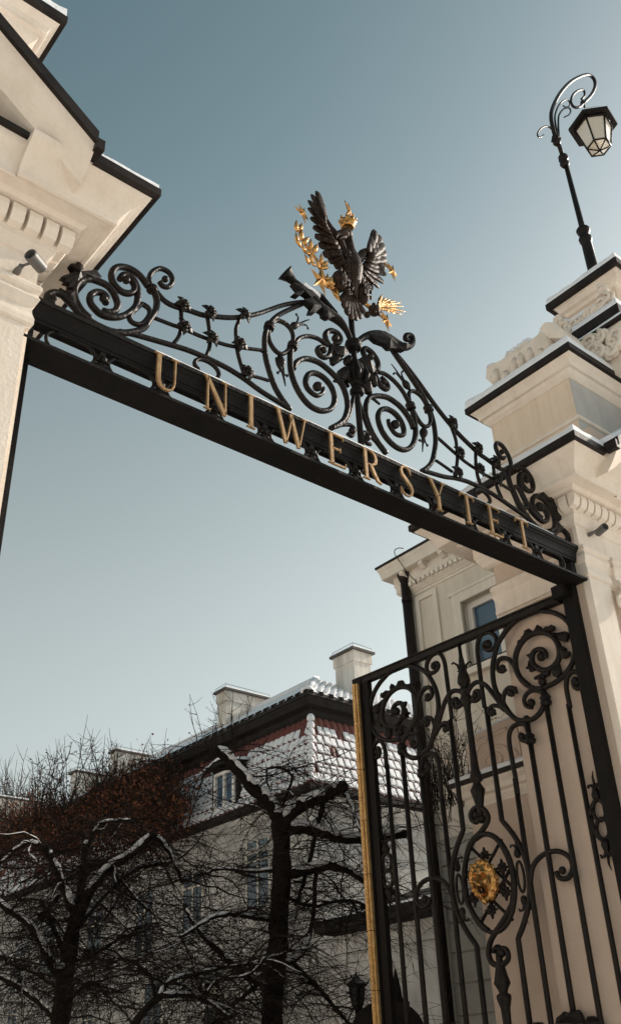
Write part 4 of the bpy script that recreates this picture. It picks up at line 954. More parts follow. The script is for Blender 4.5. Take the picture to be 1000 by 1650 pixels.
frust('roof_snow', 'snow', [(RB*.98,zb+.062),(RB*.8,zb+.15),(.2,zb+.34)])
frust('glass', 'milk', [(RB*.73,zg),(RB*.47,zg-GH),(RB*.05,zg-GH-.08)], True)
for k in range(6):
    a, b = Vector(hexring(RB*.74,zg)[k]), Vector(hexring(RB*.475,zg-GH)[k]); c_ = Vector((cxl,LY,zg-GH-.09))
    MB().tube([a,b], .017, 6).build('glazing_bar', 'iron', la); MB().tube([b,c_], .013, 6).build('glazing_bar', 'iron', la)
    b2 = Vector(hexring(RB*.475,zg-GH)[(k+1) % 6]); MB().tube([b,b2], .017, 6).build('glazing_bar', 'iron', la)
    a2 = Vector(hexring(RB*.74,zg-.01)[(k+1) % 6]); MB().tube([a,a2], .022, 6).build('glazing_bar', 'iron', la)
# ================================================================== palace wing behind the right gatehouse
z8 = crop((600,840), .22); XF = 11.0
pw = thing('palace_wing', (13, 9, 0), 'pale stucco palace wing with modillion cornice, blue window and black downpipe', 'palace')
def fx(px, py, x=XF): p = onX(px, py, x); return p.y, p.z
yc, _ = fx(657, 1000); y_near = 6.3; ztop = 9.49
MB().box(XF, XF+7, y_near, yc, 0, ztop-.3).build('wall', 'palace', pw)
PP_ = [(XF+7, yc), (XF, yc), (XF, y_near)]
q = MB(); sweep(q, PP_, [(.33,ztop-.04),(.32,ztop-.10),(.30,ztop-.13),(.28,ztop-.22),(.28,ztop-.26),(.26,ztop-.27),(.26,ztop-.265),(.13,ztop-.265),(.13,ztop-.42),(.11,ztop-.46),(.11,ztop-.56),(.07,ztop-.60),(.04,ztop-.62),(.015,ztop-.64),(-.02,ztop-.65)]); q.build('cornice', 'palace_trim', pw)
q = MB(); sweep(q, PP_, [(-.5,ztop+.06),(.34,ztop),(.35,ztop-.01),(.35,ztop-.045),(.30,ztop-.05)]); q.build('roof_edge', 'gutter', pw)
mm = MB(); K_ = .45; vs_ = [(0,-.055,0),(0,.055,0),(-.30,.055,0),(-.30,-.055,0),(0,-.055,-.14),(0,.055,-.14),(-.12,.055,-.13),(-.24,.055,-.08),(-.30,.055,-.06),(-.12,-.055,-.13),(-.24,-.055,-.08),(-.30,-.055,-.06)]
vs_ = [(x_*K_, y_*.85, z_*.8) for x_, y_, z_ in vs_]
mm.add(vs_, [(0,3,2,1),(1,2,8,7,6,5),(0,4,9,10,11,3),(4,5,6,9),(6,7,10,9),(7,8,11,10),(2,3,11,8)]); mo = mm.build('modillion', 'palace_trim'); md = mo.data; bpy.data.objects.remove(mo)
y_ = yc-.18
while y_ > y_near:
    o = bpy.data.objects.new('modillion', md); scene.collection.objects.link(o); o.parent = pw; o.location = Vector((XF-.125, y_, ztop-.268))-pw.location; y_ -= .46
dd_ = MB().box(-.05, 0, -.03, .03, -.075, 0); do = dd_.build('dentil', 'palace_trim'); ddm = do.data; bpy.data.objects.remove(do)
y_ = yc-.06
while y_ > y_near:
    o = bpy.data.objects.new('dentil', ddm); scene.collection.objects.link(o); o.parent = pw; o.location = Vector((XF-.11, y_, ztop-.475))-pw.location; y_ -= .105
za = fx(*z8(500,420))[1]
q = MB(); sweep(q, PP_, [(-.01,za+.05),(.04,za+.04),(.05,za+.02),(.05,za-.02),(.025,za-.03),(.02,za-.07),(-.01,za-.08)]); q.build('architrave_moulding', 'palace_trim', pw)
# raised panel
yl_, zt_ = fx(*z8(315,565)); yr_, _ = fx(*z8(470,495)); zb_ = za-2.9
for (a, b, c_, d_) in ((yr_,yl_,zt_-.09,zt_),(yl_-.09,yl_,zb_,zt_-.091),(yr_,yr_+.09,zb_,zt_-.091),(yr_,yl_,zb_-.09,zb_-.001)):
    MB().box(XF-.035, XF+.01, a, b, c_, d_).build('panel_moulding', 'palace_trim', pw)
# window
wl_, wt_ = fx(*z8(655,598)); wb_ = fx(752,1082)[1]; wr_ = wl_-1.25
q = MB(); q.box(XF-.06, XF+.02, wr_-.0, wl_+.17, wt_, wt_+.16); q.box(XF-.06, XF+.02, wl_, wl_+.16, wb_, wt_-.001); q.box(XF-.06, XF+.02, wr_-.16, wr_, wb_, wt_-.001); q.box(XF-.075, XF+.02, wr_-.2, wl_+.22, wt_+.161, wt_+.21); q.build('window_surround', 'palace_trim', pw)
q = MB(); q.box(XF-.10, XF+.02, wr_-.2, wl_+.2, wb_-.10, wb_); q.build('window_sill', 'palace_trim', pw)
q = MB(); q.box(XF-.102, XF+.0, wr_-.2, wl_+.2, wb_+.001, wb_+.02); q.build('sill_flashing', 'gutter', pw)
# recess: dark box built proud of nothing - carve by building window inside a boolean opening
cut = MB().box(XF-.5, XF+.22, wr_, wl_, wb_, wt_).build('cutter', 'palace')
wo = [o for o in pw.children if o.name.startswith('wall')][0]
bm_ = wo.modifiers.new('b', 'BOOLEAN'); bm_.object = cut; bm_.solver = 'EXACT'
dg = bpy.context.evaluated_depsgraph_get(); nm = bpy.data.meshes.new_from_object(wo.evaluated_get(dg)); wo.modifiers.clear(); wo.data = nm; bpy.data.objects.remove(cut)
win = MB().box(XF+.19, XF+.215, wr_+.001, wl_-.001, wb_+.001, wt_-.001); wob = win.build('window', 'frame', pw)
def pane(a, b, c_, d_):
    o = MB().box(XF+.15, XF+.185, a, b, c_, d_).build('pane', 'glass', wob)
wm = (wl_+wr_)/2
q = MB()
for a, b in ((wl_-.10, wl_-.001),(wr_+.001, wr_+.10),(wm-.06, wm+.06)): q.box(XF+.10, XF+.19, a, b, wb_+.001, wt_-.001)
for c_, d_ in ((wt_-.10,wt_-.001),(wb_+.001,wb_+.1)): q.box(XF+.10, XF+.188, wr_+.1, wm-.06, c_, d_); q.box(XF+.10, XF+.188, wm+.06, wl_-.1, c_, d_)
fo = q.build('window_frame', 'frame', wob)
pane(wr_+.1, wm-.06, wb_+.1, wt_-.1); pane(wm+.06, wl_-.1, wb_+.1, wt_-.1)
# downpipe
p0 = onX(652, 935, XF-.12); q = MB(); q.tube([(XF-.12, p0.y, ztop-.3), (XF-.12, p0.y, .2)], .085, 10)
for z_ in (ztop-.8, ztop-2.3, ztop-3.8, ztop-5.3): q.lathe((XF-.12, p0.y, z_), [(0,.095),(.05,.098)], 10)
q.build('downpipe', 'gutter', pw)
q = MB(); q.lathe((XF-.12, p0.y, ztop-.42), [(0,.09),(.12,.13),(.2,.13)], 8); q.build('rain_head', 'gutter', pw)
# rusticated quoins in lower part
k = 0; z_ = .1
while z_ < 4.6:
    MB().box(XF-.05, XF+.01, yc-.95-(.15 if k % 2 else 0), yc-.22, z_, z_+.36).build('stone', 'stone', pw); MB().box(XF-.05, XF+.01, yc-2.6, yc-1.2, z_+.005, z_+.355).build('stone', 'stone', pw); z_ += .39; k += 1
# loose cable hanging at the eave
cb = MB(); P = [onX(*z8(*p), XF-.40) for p in smooth([(225,198),(190,196),(162,212),(165,245),(195,290),(250,370),(300,425),(325,455)], 5)]
co = cb.tube(P, .008, 5).build('cable', 'gutter'); tag(co, 'thin loose black cable curling from the eave past the downpipe top', 'cable')
cb = MB()
# unseen mirror twin of the pale wing, added to bounce light into the courtyard
tw = thing('palace_wing', (-1.3, 20, 0), 'unseen long cream wing added along the left side of the courtyard to bounce light', 'palace')
TX = 2*4.85-11.0
MB().box(TX-8, TX, 6.4, 46, 0, 9.3).build('wall', 'trim', tw)
q = MB(); sweep(q, [(TX, 6.4), (TX, 46)], [(.33,9.45),(.30,9.36),(.28,9.27),(.28,9.22),(.13,9.2),(.11,9.0),(.04,8.9),(-.02,8.88)]); q.build('cornice', 'palace_trim', tw)
MB().box(TX-8, TX+.34, 6.38, 46.1, 9.451, 9.55).build('roof_edge', 'snow', tw)
wy = 8.0
while wy < 45:
    for z0_ in (1.6, 5.4):
        wn_ = MB().box(TX-.001, TX+.012, wy-.6, wy+.6, z0_, z0_+2.1).build('pane', 'glass', tw)
        q = MB(); q.box(TX+.0121, TX+.05, wy-.72, wy-.6, z0_-.1, z0_+2.2); q.box(TX+.0121, TX+.05, wy+.6, wy+.72, z0_-.1, z0_+2.2); q.box(TX+.0121, TX+.049, wy-.6, wy+.6, z0_+2.1, z0_+2.2); q.box(TX+.0121, TX+.08, wy-.6, wy+.6, z0_-.1, z0_); q.box(TX+.0121, TX+.04, wy-.03, wy+.03, z0_, z0_+2.1)
        q.build('window_frame', 'frame', tw)
    wy += 3.1
# ================================================================== long mansard building
mh = thing('mansard_building', (16, 19, 0), 'long old building with snowy red tiled mansard roof and white chimneys behind the trees', 'building')
YA, YB, XA, XB = 18.95, 48, 16.0, 30
MB().box(XA, XB, YA, YB, 0, 8.15).build('wall', 'facade', mh)
PM_ = [(XA, YB), (XA, YA), (XB, YA)]
q = MB(); sweep(q, PM_, [(-.2,8.34),(.40,8.32),(.42,8.30),(.42,8.16),(.36,8.13),(.30,8.10)]); q.build('lower_eave', 'darkroof', mh)
q = MB(); sweep(q, PM_, [(.30,8.10),(.26,8.04),(.20,7.98),(.16,7.9),(.05,7.86),(.04,7.7),(-.02,7.69)]); q.build('eave_moulding', 'facade', mh)
q = MB(); sweep(q, PM_, [(-.01,7.30),(.05,7.29),(.06,7.2),(.03,7.15),(-.01,7.14)]); q.build('string_course', 'facade', mh)
zE = 10.72
def ring(e, z): return [(p.x, p.y, z) for p in offset(PM_, e)]
q = MB(); sweep(q, PM_, [(.30,8.30),(.10,9.0),(-.15,9.8),(-.30,10.32)]); q.build('mansard_board', 'tile', mh)
q = MB(); sweep(q, PM_, [(-.30,10.32),(-.27,10.36),(-.22,10.42),(-.20,10.55),(.0,10.60),(.06,10.72),(.10,10.86),(.04,10.88),(-.3,10.90)]); q.build('upper_eave', 'darkroof', mh)
q = MB(); sweep(q, PM_, [(.115,10.90),(.12,10.89),(.12,10.80),(.07,10.79)]); q.build('eave_gutter', 'gutter', mh)
# upper roof with snow, hipped at the near end
XR = 18.3; ap = onX(509, 1095, XR); YR = ap.y; ZR = ap.z
v0 = [(XA-.10, YB, 10.91), (XA-.10, YA-.10, 10.91), (XB, YA-.10, 10.91), (XR, YR, ZR), (XR, YB, ZR), (XB, YR, ZR)]
MB().add([v0[i] for i in (0,1,3,4)], [(0,1,2,3)]).build('roof_slope', 'snow', mh)
MB().add([v0[i] for i in (1,2,5,3)], [(0,1,2,3)]).build('roof_slope', 'snow', mh)
MB().add([(XR,YR,ZR),(XB,YR,ZR),(XB,YB,ZR-.3),(XR,YB,ZR)], [(0,1,2,3)]).build('roof_slope', 'tile', mh)
# rounded tile ends along the eave, snow ridges
def tile_mesh(name, w, L, snow_t):
    q = MB(); n = 6
    for k in range(2):
        pass
    vs_ = []
    for j, y in enumerate((0, L)):
        for i in range(n+1):
            t = i/n; vs_.append((w*(t-.5), y, .035*math.sin(t*math.pi)*(1 if True else 0)+.0-.02*j*0))
    for i in range(n+1): t = i/n; vs_.append((w*(t-.5), 0, .035*math.sin(t*math.pi)-.025))
    fs = [(i, i+1, n+2+i, n+1+i) for i in range(n)]+[(2*(n+1)+i, 2*(n+1)+i+1, i+1, i) for i in range(n)]
    q.add(vs_, fs, False, 0)
    if snow_t:
        a, b, h_ = -.44*w, .40*w, snow_t
        y0, y1 = .055, L*1.0
        sk = .05
        sv = [(a,y0+sk,.03),(b,y0-.01,.03),(b,y1,.02),(a,y1,.02),(a+.012,y0+sk+.02,.034+h_*.8),(b-.03,y0+.02,.036+h_),(b-.03,y1,.03+h_*.5),(a+.012,y1,.03+h_*.4),(b,y0+.03,.03),(b,y1,.02)]
        q.add(sv, [(0,1,5,4),(4,5,6,7),(1,2,6,5),(3,0,4,7)], False, 1)
    o = q.build(name, ['tile', 'snow']); me = o.data; bpy.data.objects.remove(o); return me
TW, TL = .235, .335
TM = [tile_mesh('tile', TW, TL, s_) for s_ in (.045, .03, .06, .02, 0)]
tcount = 0; stuff = MB()
def put_tile(origin, ax, up, me, single):
    nrm_ = ax.cross(up).normalized()
    if single:
        o = bpy.data.objects.new('tile', me); scene.collection.objects.link(o); o.parent = mh
        mt = Matrix(((ax.x, up.x, nrm_.x, origin.x-mh.location.x), (ax.y, up.y, nrm_.y, origin.y-mh.location.y), (ax.z, up.z, nrm_.z, origin.z-mh.location.z), (0,0,0,1))); o.matrix_local = mt
    else:
        vs_ = [origin+ax*v.co.x+up*v.co.y+nrm_*v.co.z for v in me.vertices]
        b = len(stuff.v); stuff.v += [tuple(v) for v in vs_]
        for p in me.polygons: stuff.f.append(tuple(b+i for i in p.vertices)); stuff.sm.append(p.use_smooth); stuff.mi.append(p.material_index)
lev = [(.30,8.30),(.10,9.0),(-.15,9.8),(-.30,10.32)]
def slope_at(t):   # t metres up the mansard
    for (e0_, z0_), (e1_, z1_) in zip(lev, lev[1:]):
        L = math.hypot(e1_-e0_, z1_-z0_)
        if t <= L or (e1_, z1_) == lev[-1]: return e0_+(e1_-e0_)*t/L, z0_+(z1_-z0_)*t/L, (e1_-e0_)/L, (z1_-z0_)/L
        t -= L
rows = 7; rl = .302
for face in (0, 1):
    for r_ in range(rows):
        e_, z_, de, dz = slope_at(r_*rl+.005)
        if face == 0: ax = Vector((0,-1,0)); up = Vector((-de*1, 0, dz)).normalized(); up = Vector((-de, 0, dz)).normalized()
        n_c = 44 if face == 1 else 118
        for c_ in range(n_c):
            jit_ = random.uniform(-.008,.008)
            if face == 0:
                y_ = YA-e_+.12+c_*TW; 
                org = Vector((XA-e_-.012, y_, z_+jit_)); ax = Vector((0,-1,0))*random.uniform(.97,1); up = Vector((-de, 0, dz)); up = Vector((-de,0,dz)).normalized()
            else:
                x_ = XA-e_+.12+c_*TW; org = Vector((x_, YA-e_-.012, z_+jit_)); ax = Vector((1,0,0)); up = Vector((0,-de,dz)).normalized()
            top_r = r_ == rows-1
            bare = .03 if face == 1 else (.03 if c_ < 30 else .22)
            me = TM[4] if (top_r or (r_ == rows-2 and random.random() < (.0 if face else .25)) or random.random() < bare) else TM[random.choice((0,0,1,2,3,1))]
            single = (face == 1 and c_ < 30) or (face == 0 and c_ < 12)
            if single: tcount += 1
            put_tile(org, ax, up, me, single)
so_ = stuff.build('tile_field', ['tile', 'snow'], mh); so_['kind'] = 'stuff'
# hip tiles at the corner
for k in range(9):
    e_, z_, de, dz = slope_at(k*.235); p = Vector((XA-e_-.01, YA-e_-.01, z_)); u_ = Vector((-de, -de, dz)).normalized()
    q = MB(); q.lathe(p, [(0,.12),(.30,.09)], 8, u_); o = q.build('hip_tile', 'tile', mh)
    q = MB(); q.ball(p+u_*.17+Vector((-.045,-.045,.02)), .11, 8, 6, (1,1,1.25)); q.build('hip_snow', 'snow', mh)
# ridged snowy cover tiles along the upper eave
q = MB(); q2 = MB()
y_ = YA
while y_ < 44: q.lathe((XA-.14, y_, 10.875), [(0,.065),(.20,.065)], 7, (1,0,.62)); y_ += .36
x_ = XA
while x_ < 26: q.lathe((x_, YA-.14, 10.875), [(0,.065),(.20,.065)], 7, (0,1,.4)); x_ += .36
q.build('eave_tile_ends', 'darkroof', mh)['kind'] = 'stuff'
up1 = Vector((0, YR-YA+.1, ZR-10.91)).normalized()
q = MB(); q.tube([(XA-.05,YA-.05,10.95),(XR,YR,ZR+.03)], .10, 8, jit=.2); q.tube([(XR,YR,ZR+.02),(XR,YB,ZR+.02)], .09, 8, jit=.2); q.build('ridge_snow', 'snow', mh)
q = MB(); q.ball((XA+.05,YA+.1,10.98), .17, 10, 7, (1.3,1.1,.8)); q.build('snow_lump', 'snow', mh)
# rows of low snow pillows on the near hip slope
q = MB(); hipd = Vector((XR-(XA-.1), YR-(YA-.1), ZR-10.91))
for r_ in range(1, 9):
    t = r_/9; xl_ = XA-.1+hipd.x*t
    x_ = xl_+.1
    while x_ < 26:
        p = Vector((x_, YA-.1+hipd.y*t, 10.91+hipd.z*t+.015)); q.ball(p, .10, 6, 4, (1.0,1.25,.35)); x_ += .24
q.build('snow_pillows', 'snow', mh)['kind'] = 'stuff'
# chimneys
def chimney(x0, y0, x1, y1, zb, zt, nm_='chimney'):
    c_ = MB().box(x0, x1, y0, y1, zb, zt-.12).build('chimney', 'chimney', mh)
    q = MB(); q.box(x0-.04, x1+.04, y0-.04, y1+.04, zt-.40, zt-.07); o = q.build('chimney_collar', 'chimney', c_); q = MB(); q.box(x0-.12, x1+.12, y0-.12, y1+.12, zt-.069, zt); o = q.build('chimney_cap', 'cap', c_)
    q = MB(); snow_strip(q, [(x0-.1,y1+.1),(x0-.1,y0-.1),(x1+.1,y0-.1)], 0, zt, .3, .06); o = q.build('chimney_snow', 'snow', c_)
    q = MB(); w_ = [(x0-.08,y1,zt+.1),(x0-.08,y0-.08,zt+.12),(x1,y0-.08,zt+.1)]; q.tube(w_, .008, 4)
    for p in w_: q.tube([(p[0],p[1],zt),p], .008, 4)
    q2_ = q.build('lightning_wire', 'gutter', c_)
for (pxl, pyl, pxc, pyc, pxr, pyr, pyb, xc_) in ((350,1115,368,1109,440,1128,1172,17.2),(537,1058,573,1043,604,1052,1118,18.5),(180,1213,191,1206,243,1217,1252,17.2),(116,1246,127,1241,175,1250,1290,17.2),(-30,1300,5,1284,75,1290,1330,17.0)):
    a = onX(pxl, pyl, xc_); b = onX(pxc, pyc, xc_); c_ = onY(pxr, pyr, b.y)
    chimney(xc_, b.y+.12, c_.x-.12, a.y-.05, 10.5, (a.z+b.z)/2)
# dormers on the long side
def dormer(px, py, w_, h_, dp=1.0):
    p = onX(px, py, 15.75); y0 = p.y; z0 = p.z
    d_ = MB(); d_.box(15.72, 17.0, y0-w_/2-.16, y0-w_/2, z0, z0+h_+.12); d_.box(15.72, 17.0, y0+w_/2, y0+w_/2+.16, z0, z0+h_+.12); d_.box(15.72, 17.0, y0-w_/2, y0+w_/2, z0+h_, z0+h_+.12); d_.box(15.72, 17.0, y0-w_/2, y0+w_/2, z0-.12, z0)
    do_ = d_.build('dormer', 'darkroof', mh)
    def sub(q, n, m_): o = q.build(n, m_, do_)
    q = MB(); q.box(15.66, 15.74, y0-w_/2-.02, y0-w_/2+.07, z0, z0+h_); q.box(15.66, 15.74, y0+w_/2-.07, y0+w_/2+.02, z0, z0+h_); q.box(15.66, 15.74, y0-.04, y0+.04, z0, z0+h_); q.box(15.66, 15.741, y0-w_/2+.07, y0-.04, z0+h_-.08, z0+h_); q.box(15.66, 15.741, y0+.04, y0+w_/2-.07, z0+h_-.08, z0+h_); sub(q, 'window_frame', 'frame')
    sub(MB().box(15.74, 15.78, y0-w_/2, y0+w_/2, z0, z0+h_), 'pane', 'glass')
    q = MB(); q.add([(15.45,y0-w_/2-.3,z0+h_+.12),(15.45,y0+w_/2+.3,z0+h_+.12),(15.45,y0,z0+h_+.28),(17.2,y0-w_/2-.3,z0+h_+.32),(17.2,y0+w_/2+.3,z0+h_+.32),(17.2,y0,z0+h_+.48)], [(0,1,2),(0,2,5,3),(2,1,4,5),(0,3,4,1)]); sub(q, 'dormer_roof', 'darkroof')
    q = MB(); q.tube([(15.5,y0-w_/2-.25,z0+h_+.17),(15.5,y0,z0+h_+.33),(15.5,y0+w_/2+.25,z0+h_+.17)], .05, 7, jit=.2); q.tube([(16.2,y0-w_/2-.1,z0+h_+.27),(16.2,y0,z0+h_+.40),(16.2,y0+w_/2+.1,z0+h_+.27)], .09, 7, jit=.2); sub(q, 'dormer_snow', 'snow')
dormer(364, 1303, .95, 1.05); dormer(240, 1350, .95, 1.05); dormer(165, 1335, .8, 1.2); dormer(90, 1365, .8, 1.1)
# windows on the facade
def fwin(px, py, w_, h_):
    p = onX(px, py, XA-.02); y0, z0 = p.y, p.z
    f_ = MB(); f_.box(XA-.03, XA+.02, y0-w_/2-.12, y0-w_/2, z0-h_/2-.1, z0+h_/2+.1); f_.box(XA-.03, XA+.02, y0+w_/2, y0+w_/2+.12, z0-h_/2-.1, z0+h_/2+.1); f_.box(XA-.03, XA+.02, y0-w_/2, y0+w_/2, z0+h_/2, z0+h_/2+.1); f_.box(XA-.08, XA+.02, y0-w_/2, y0+w_/2, z0-h_/2-.1, z0-h_/2)
    fo_ = f_.build('window', 'facade', mh)
    def sub(q, n, m_): o = q.build(n, m_, fo_)
    sub(MB().box(XA-.006, XA+.01, y0-w_/2, y0+w_/2, z0-h_/2, z0+h_/2), 'pane', 'farglass')
    q = MB(); 
    for a in (-w_/2+.03, 0, w_/2-.03): q.box(XA-.028, XA-.0062, y0+a-.025, y0+a+.025, z0-h_/2+.001, z0+h_/2-.001)
    for a in (.2,): 
        for k in (-1, 1): q.box(XA-.026, XA-.0062, y0+k*w_/4-w_/4+.03, y0+k*w_/4+w_/4-.03, z0+a*h_-.025, z0+a*h_+.025)
    sub(q, 'window_frame', 'palace')
for px, py in ((415,1408),(310,1450),(232,1490),(152,1510),(78,1530),(345,1625),(245,1640),(30,1560)): fwin(px, py, 1.05, 1.7)
for px, py in ((340,1600),(20,1640),(140,1650)): fwin(px, py, .8, .5)
# ================================================================== low outbuilding in front of the mansard building
ob = thing('outbuilding', (16, 15, 0), 'low pale outbuilding with dark snow-lined eave at the foot of the gilded gate edge', 'outbuilding')
XO = 15.6; pa, pb = onX(508, 1508, XO-.35), onX(670, 1462, XO-.35); zo = (pa.z+pb.z)/2
yo1 = pa.y-.3
MB().box(XO, 20, 9.5, yo1, 0, zo-.1).build('wall', 'facade', ob)
PO = [(20, yo1), (XO, yo1), (XO, 9.5)]
q = MB(); sweep(q, PO, [(-1.2,zo+.75),(.30,zo+.22),(.35,zo+.20),(.35,zo-.02),(.28,zo-.05),(.05,zo-.1)]); q.build('roof', 'darkroof', ob)
q = MB(); snow_strip(q, PO, .33, zo+.22, .5, .06); q.build('snow', 'snow', ob)
q = MB(); sweep(q, PO, [(-.01,zo-.42),(.05,zo-.43),(.06,zo-.52),(-.01,zo-.53)]); q.build('string_course', 'facade', ob)
# arched dark shelter roof and lantern silhouettes at the bottom edge
sh = thing('arched_shelter', tuple(onD(640, 1650, 12.5)), 'dark rounded shelter top with spiked finials at the bottom behind the bars', 'shelter')
c_ = onD(622, 1650, 12.5); rd = (onD(680,1650,12.5)-c_).length
ux = Vector((math.cos(R(42)), -math.sin(R(42)), 0)); uy = Vector((math.sin(R(42)), math.cos(R(42)), 0))
q = MB(); vs_ = []; n = 12
for dpt in (-.4, .4):
    for k in range(n+1): a = math.pi*k/n; vs_.append(c_+ux*math.cos(a)*rd+uy*dpt+Vector((0,0,math.sin(a)*rd*.78-.1)))
    vs_.append(c_+uy*dpt-Vector((0,0,2.2))-ux*rd); vs_.append(c_+uy*dpt-Vector((0,0,2.2))+ux*rd)
m_ = n+3; fs = [tuple(list(range(n+1))+[n+1, n+2]), tuple(reversed([m_+i for i in list(range(n+1))+[n+1, n+2]]))]+[(i, i+1, m_+i+1, m_+i) for i in range(n)]
q.add(vs_, fs); q.build('arched_top', 'darkroof', sh)
for px in (641, 640): pass
p = onD(639, 1600, 12.5); q = MB(); q.lathe(p-Vector((0,0,.25)), [(0,.12),(.15,.14),(.2,.06),(.3,.05),(.5,.01)], 8); q.build('finial', 'darkroof', sh)
lx = onD(575, 1606, 17.5); l2 = thing('street_lamp', (lx.x, lx.y, 0), 'small old dark lantern on a post at the foot of the gilded gate edge', 'street lamp')
q = MB(); q.tube([(lx.x,lx.y,0),(lx.x,lx.y,lx.z-.2)], .05, 8); q.build('post', 'iron_matte', l2)
q = MB(); q.lathe((lx.x,lx.y,lx.z-.2), [(0,.06),(.02,.09),(.34,.15),(.36,.17),(.38,.19),(.46,.08),(.5,.03),(.56,.01)], 6, smooth=False); q.build('lantern', 'iron_matte', l2)
q = MB(); 
for k in range(6):
    a = k*math.pi/3+math.pi/6; q.obox((lx.x+math.cos(a)*.112, lx.y+math.sin(a)*.112, lx.z-.01), (-math.sin(a)*.035,math.cos(a)*.035,0), (math.cos(a)*.004,math.sin(a)*.004,0), (math.cos(a)*.022,math.sin(a)*.022,.12))
q.build('lantern_glass', 'lens', l2)
# ================================================================== trees
def limb(t, pts, w0, w1, dist, ddist=0, snow=0, name='branch', seed=0):
    rnd = random.Random(seed+len(pts)*7+int(pts[0][0]))
    px = smooth(pts, 5); n = len(px); P = []
    for i, p in enumerate(px):
        f = i/(n-1); P.append(onD(p[0]+rnd.uniform(-1,1), p[1]+rnd.uniform(-1,1), dist+ddist*f))
    sc = [(p-CAMP).dot(FW)/FPX for p in P]; rr = [(w0+(w1-w0)*i/(n-1))/2*sc[i]*(1+.16*noise.noise(Vector((i*.9, w0, dist)))) for i in range(n)]
    MB().tube(P, rr, 9, jit=.10).build(name, 'bark', t)
    if snow:
        i = 1; 
        while i < n-1:
            j = i
            while j < n-1 and abs((P[j+1]-P[j]).normalized().z) < .93 and rnd.random() > .04: j += 1
            if j-i >= 2:
                S = [P[k]+Vector((-.28*rr[k],-.32*rr[k],rr[k]*.74)) for k in range(i, j+1)]; m_ = len(S)
                MB().tube(S, [rr[i+k]*(.88 if 0 < k < m_-1 else .3)*(.8+.4*rnd.random()) for k in range(m_)], 8, flat=.8, nrm=(0,0,1), jit=.12).build('branch_snow', 'snow', t)
            i = max(j, i)+1+int(rnd.random()*2)
    return P, rr
def twigs(mb, P, count, L, rnd, droop=.5, up=.6, r=.008, sub=4, spread=1.0, snowmb=None):
    """fine arching twigs growing from points along a limb"""
    for _ in range(count):
        o = P[rnd.randrange(len(P))]; a = rnd.uniform(0, 2*math.pi)
        d = Vector((math.cos(a)*spread, math.sin(a)*spread, rnd.uniform(-.2, 1)*up)).normalized(); l_ = L*rnd.uniform(.45, 1.25); n = 7
        pts = [o.copy()]; p = o.copy(); dd = d.copy(); cur = Vector((rnd.uniform(-1,1), rnd.uniform(-1,1), rnd.uniform(-.6,.4)))*.16
        for k in range(n):
            dd = (dd+cur+Vector((0,0,-droop*.16*(k/n+.3)))+Vector((rnd.uniform(-1,1),rnd.uniform(-1,1),rnd.uniform(-1,1)))*.13).normalized(); p = p+dd*(l_/n); pts.append(p.copy())
        mb.tube(pts, [r*(1-.75*k/n) for k in range(n+1)], 3, smooth=False)
        if False:
            k0 = rnd.randrange(n-2); snowmb.tube([q_+Vector((0,0,r*1.1)) for q_ in pts[k0:k0+3]], [r*.5, r*1.1, r*.4], 4)
        for s_ in range(sub):
            k = rnd.randrange(1, n); b = pts[k]; d2 = (dd*.4+Vector((rnd.uniform(-1,1),rnd.uniform(-1,1),rnd.uniform(-.9,.7)))).normalized(); l2 = l_*rnd.uniform(.2,.5); q_ = [b]; 
            for j in range(3): d2 = (d2+Vector((rnd.uniform(-.3,.3),rnd.uniform(-.3,.3),-.15))).normalized(); q_.append(q_[-1]+d2*l2/3)
            mb.tube(q_, [r*.5,r*.42,r*.3,r*.18], 3, smooth=False)
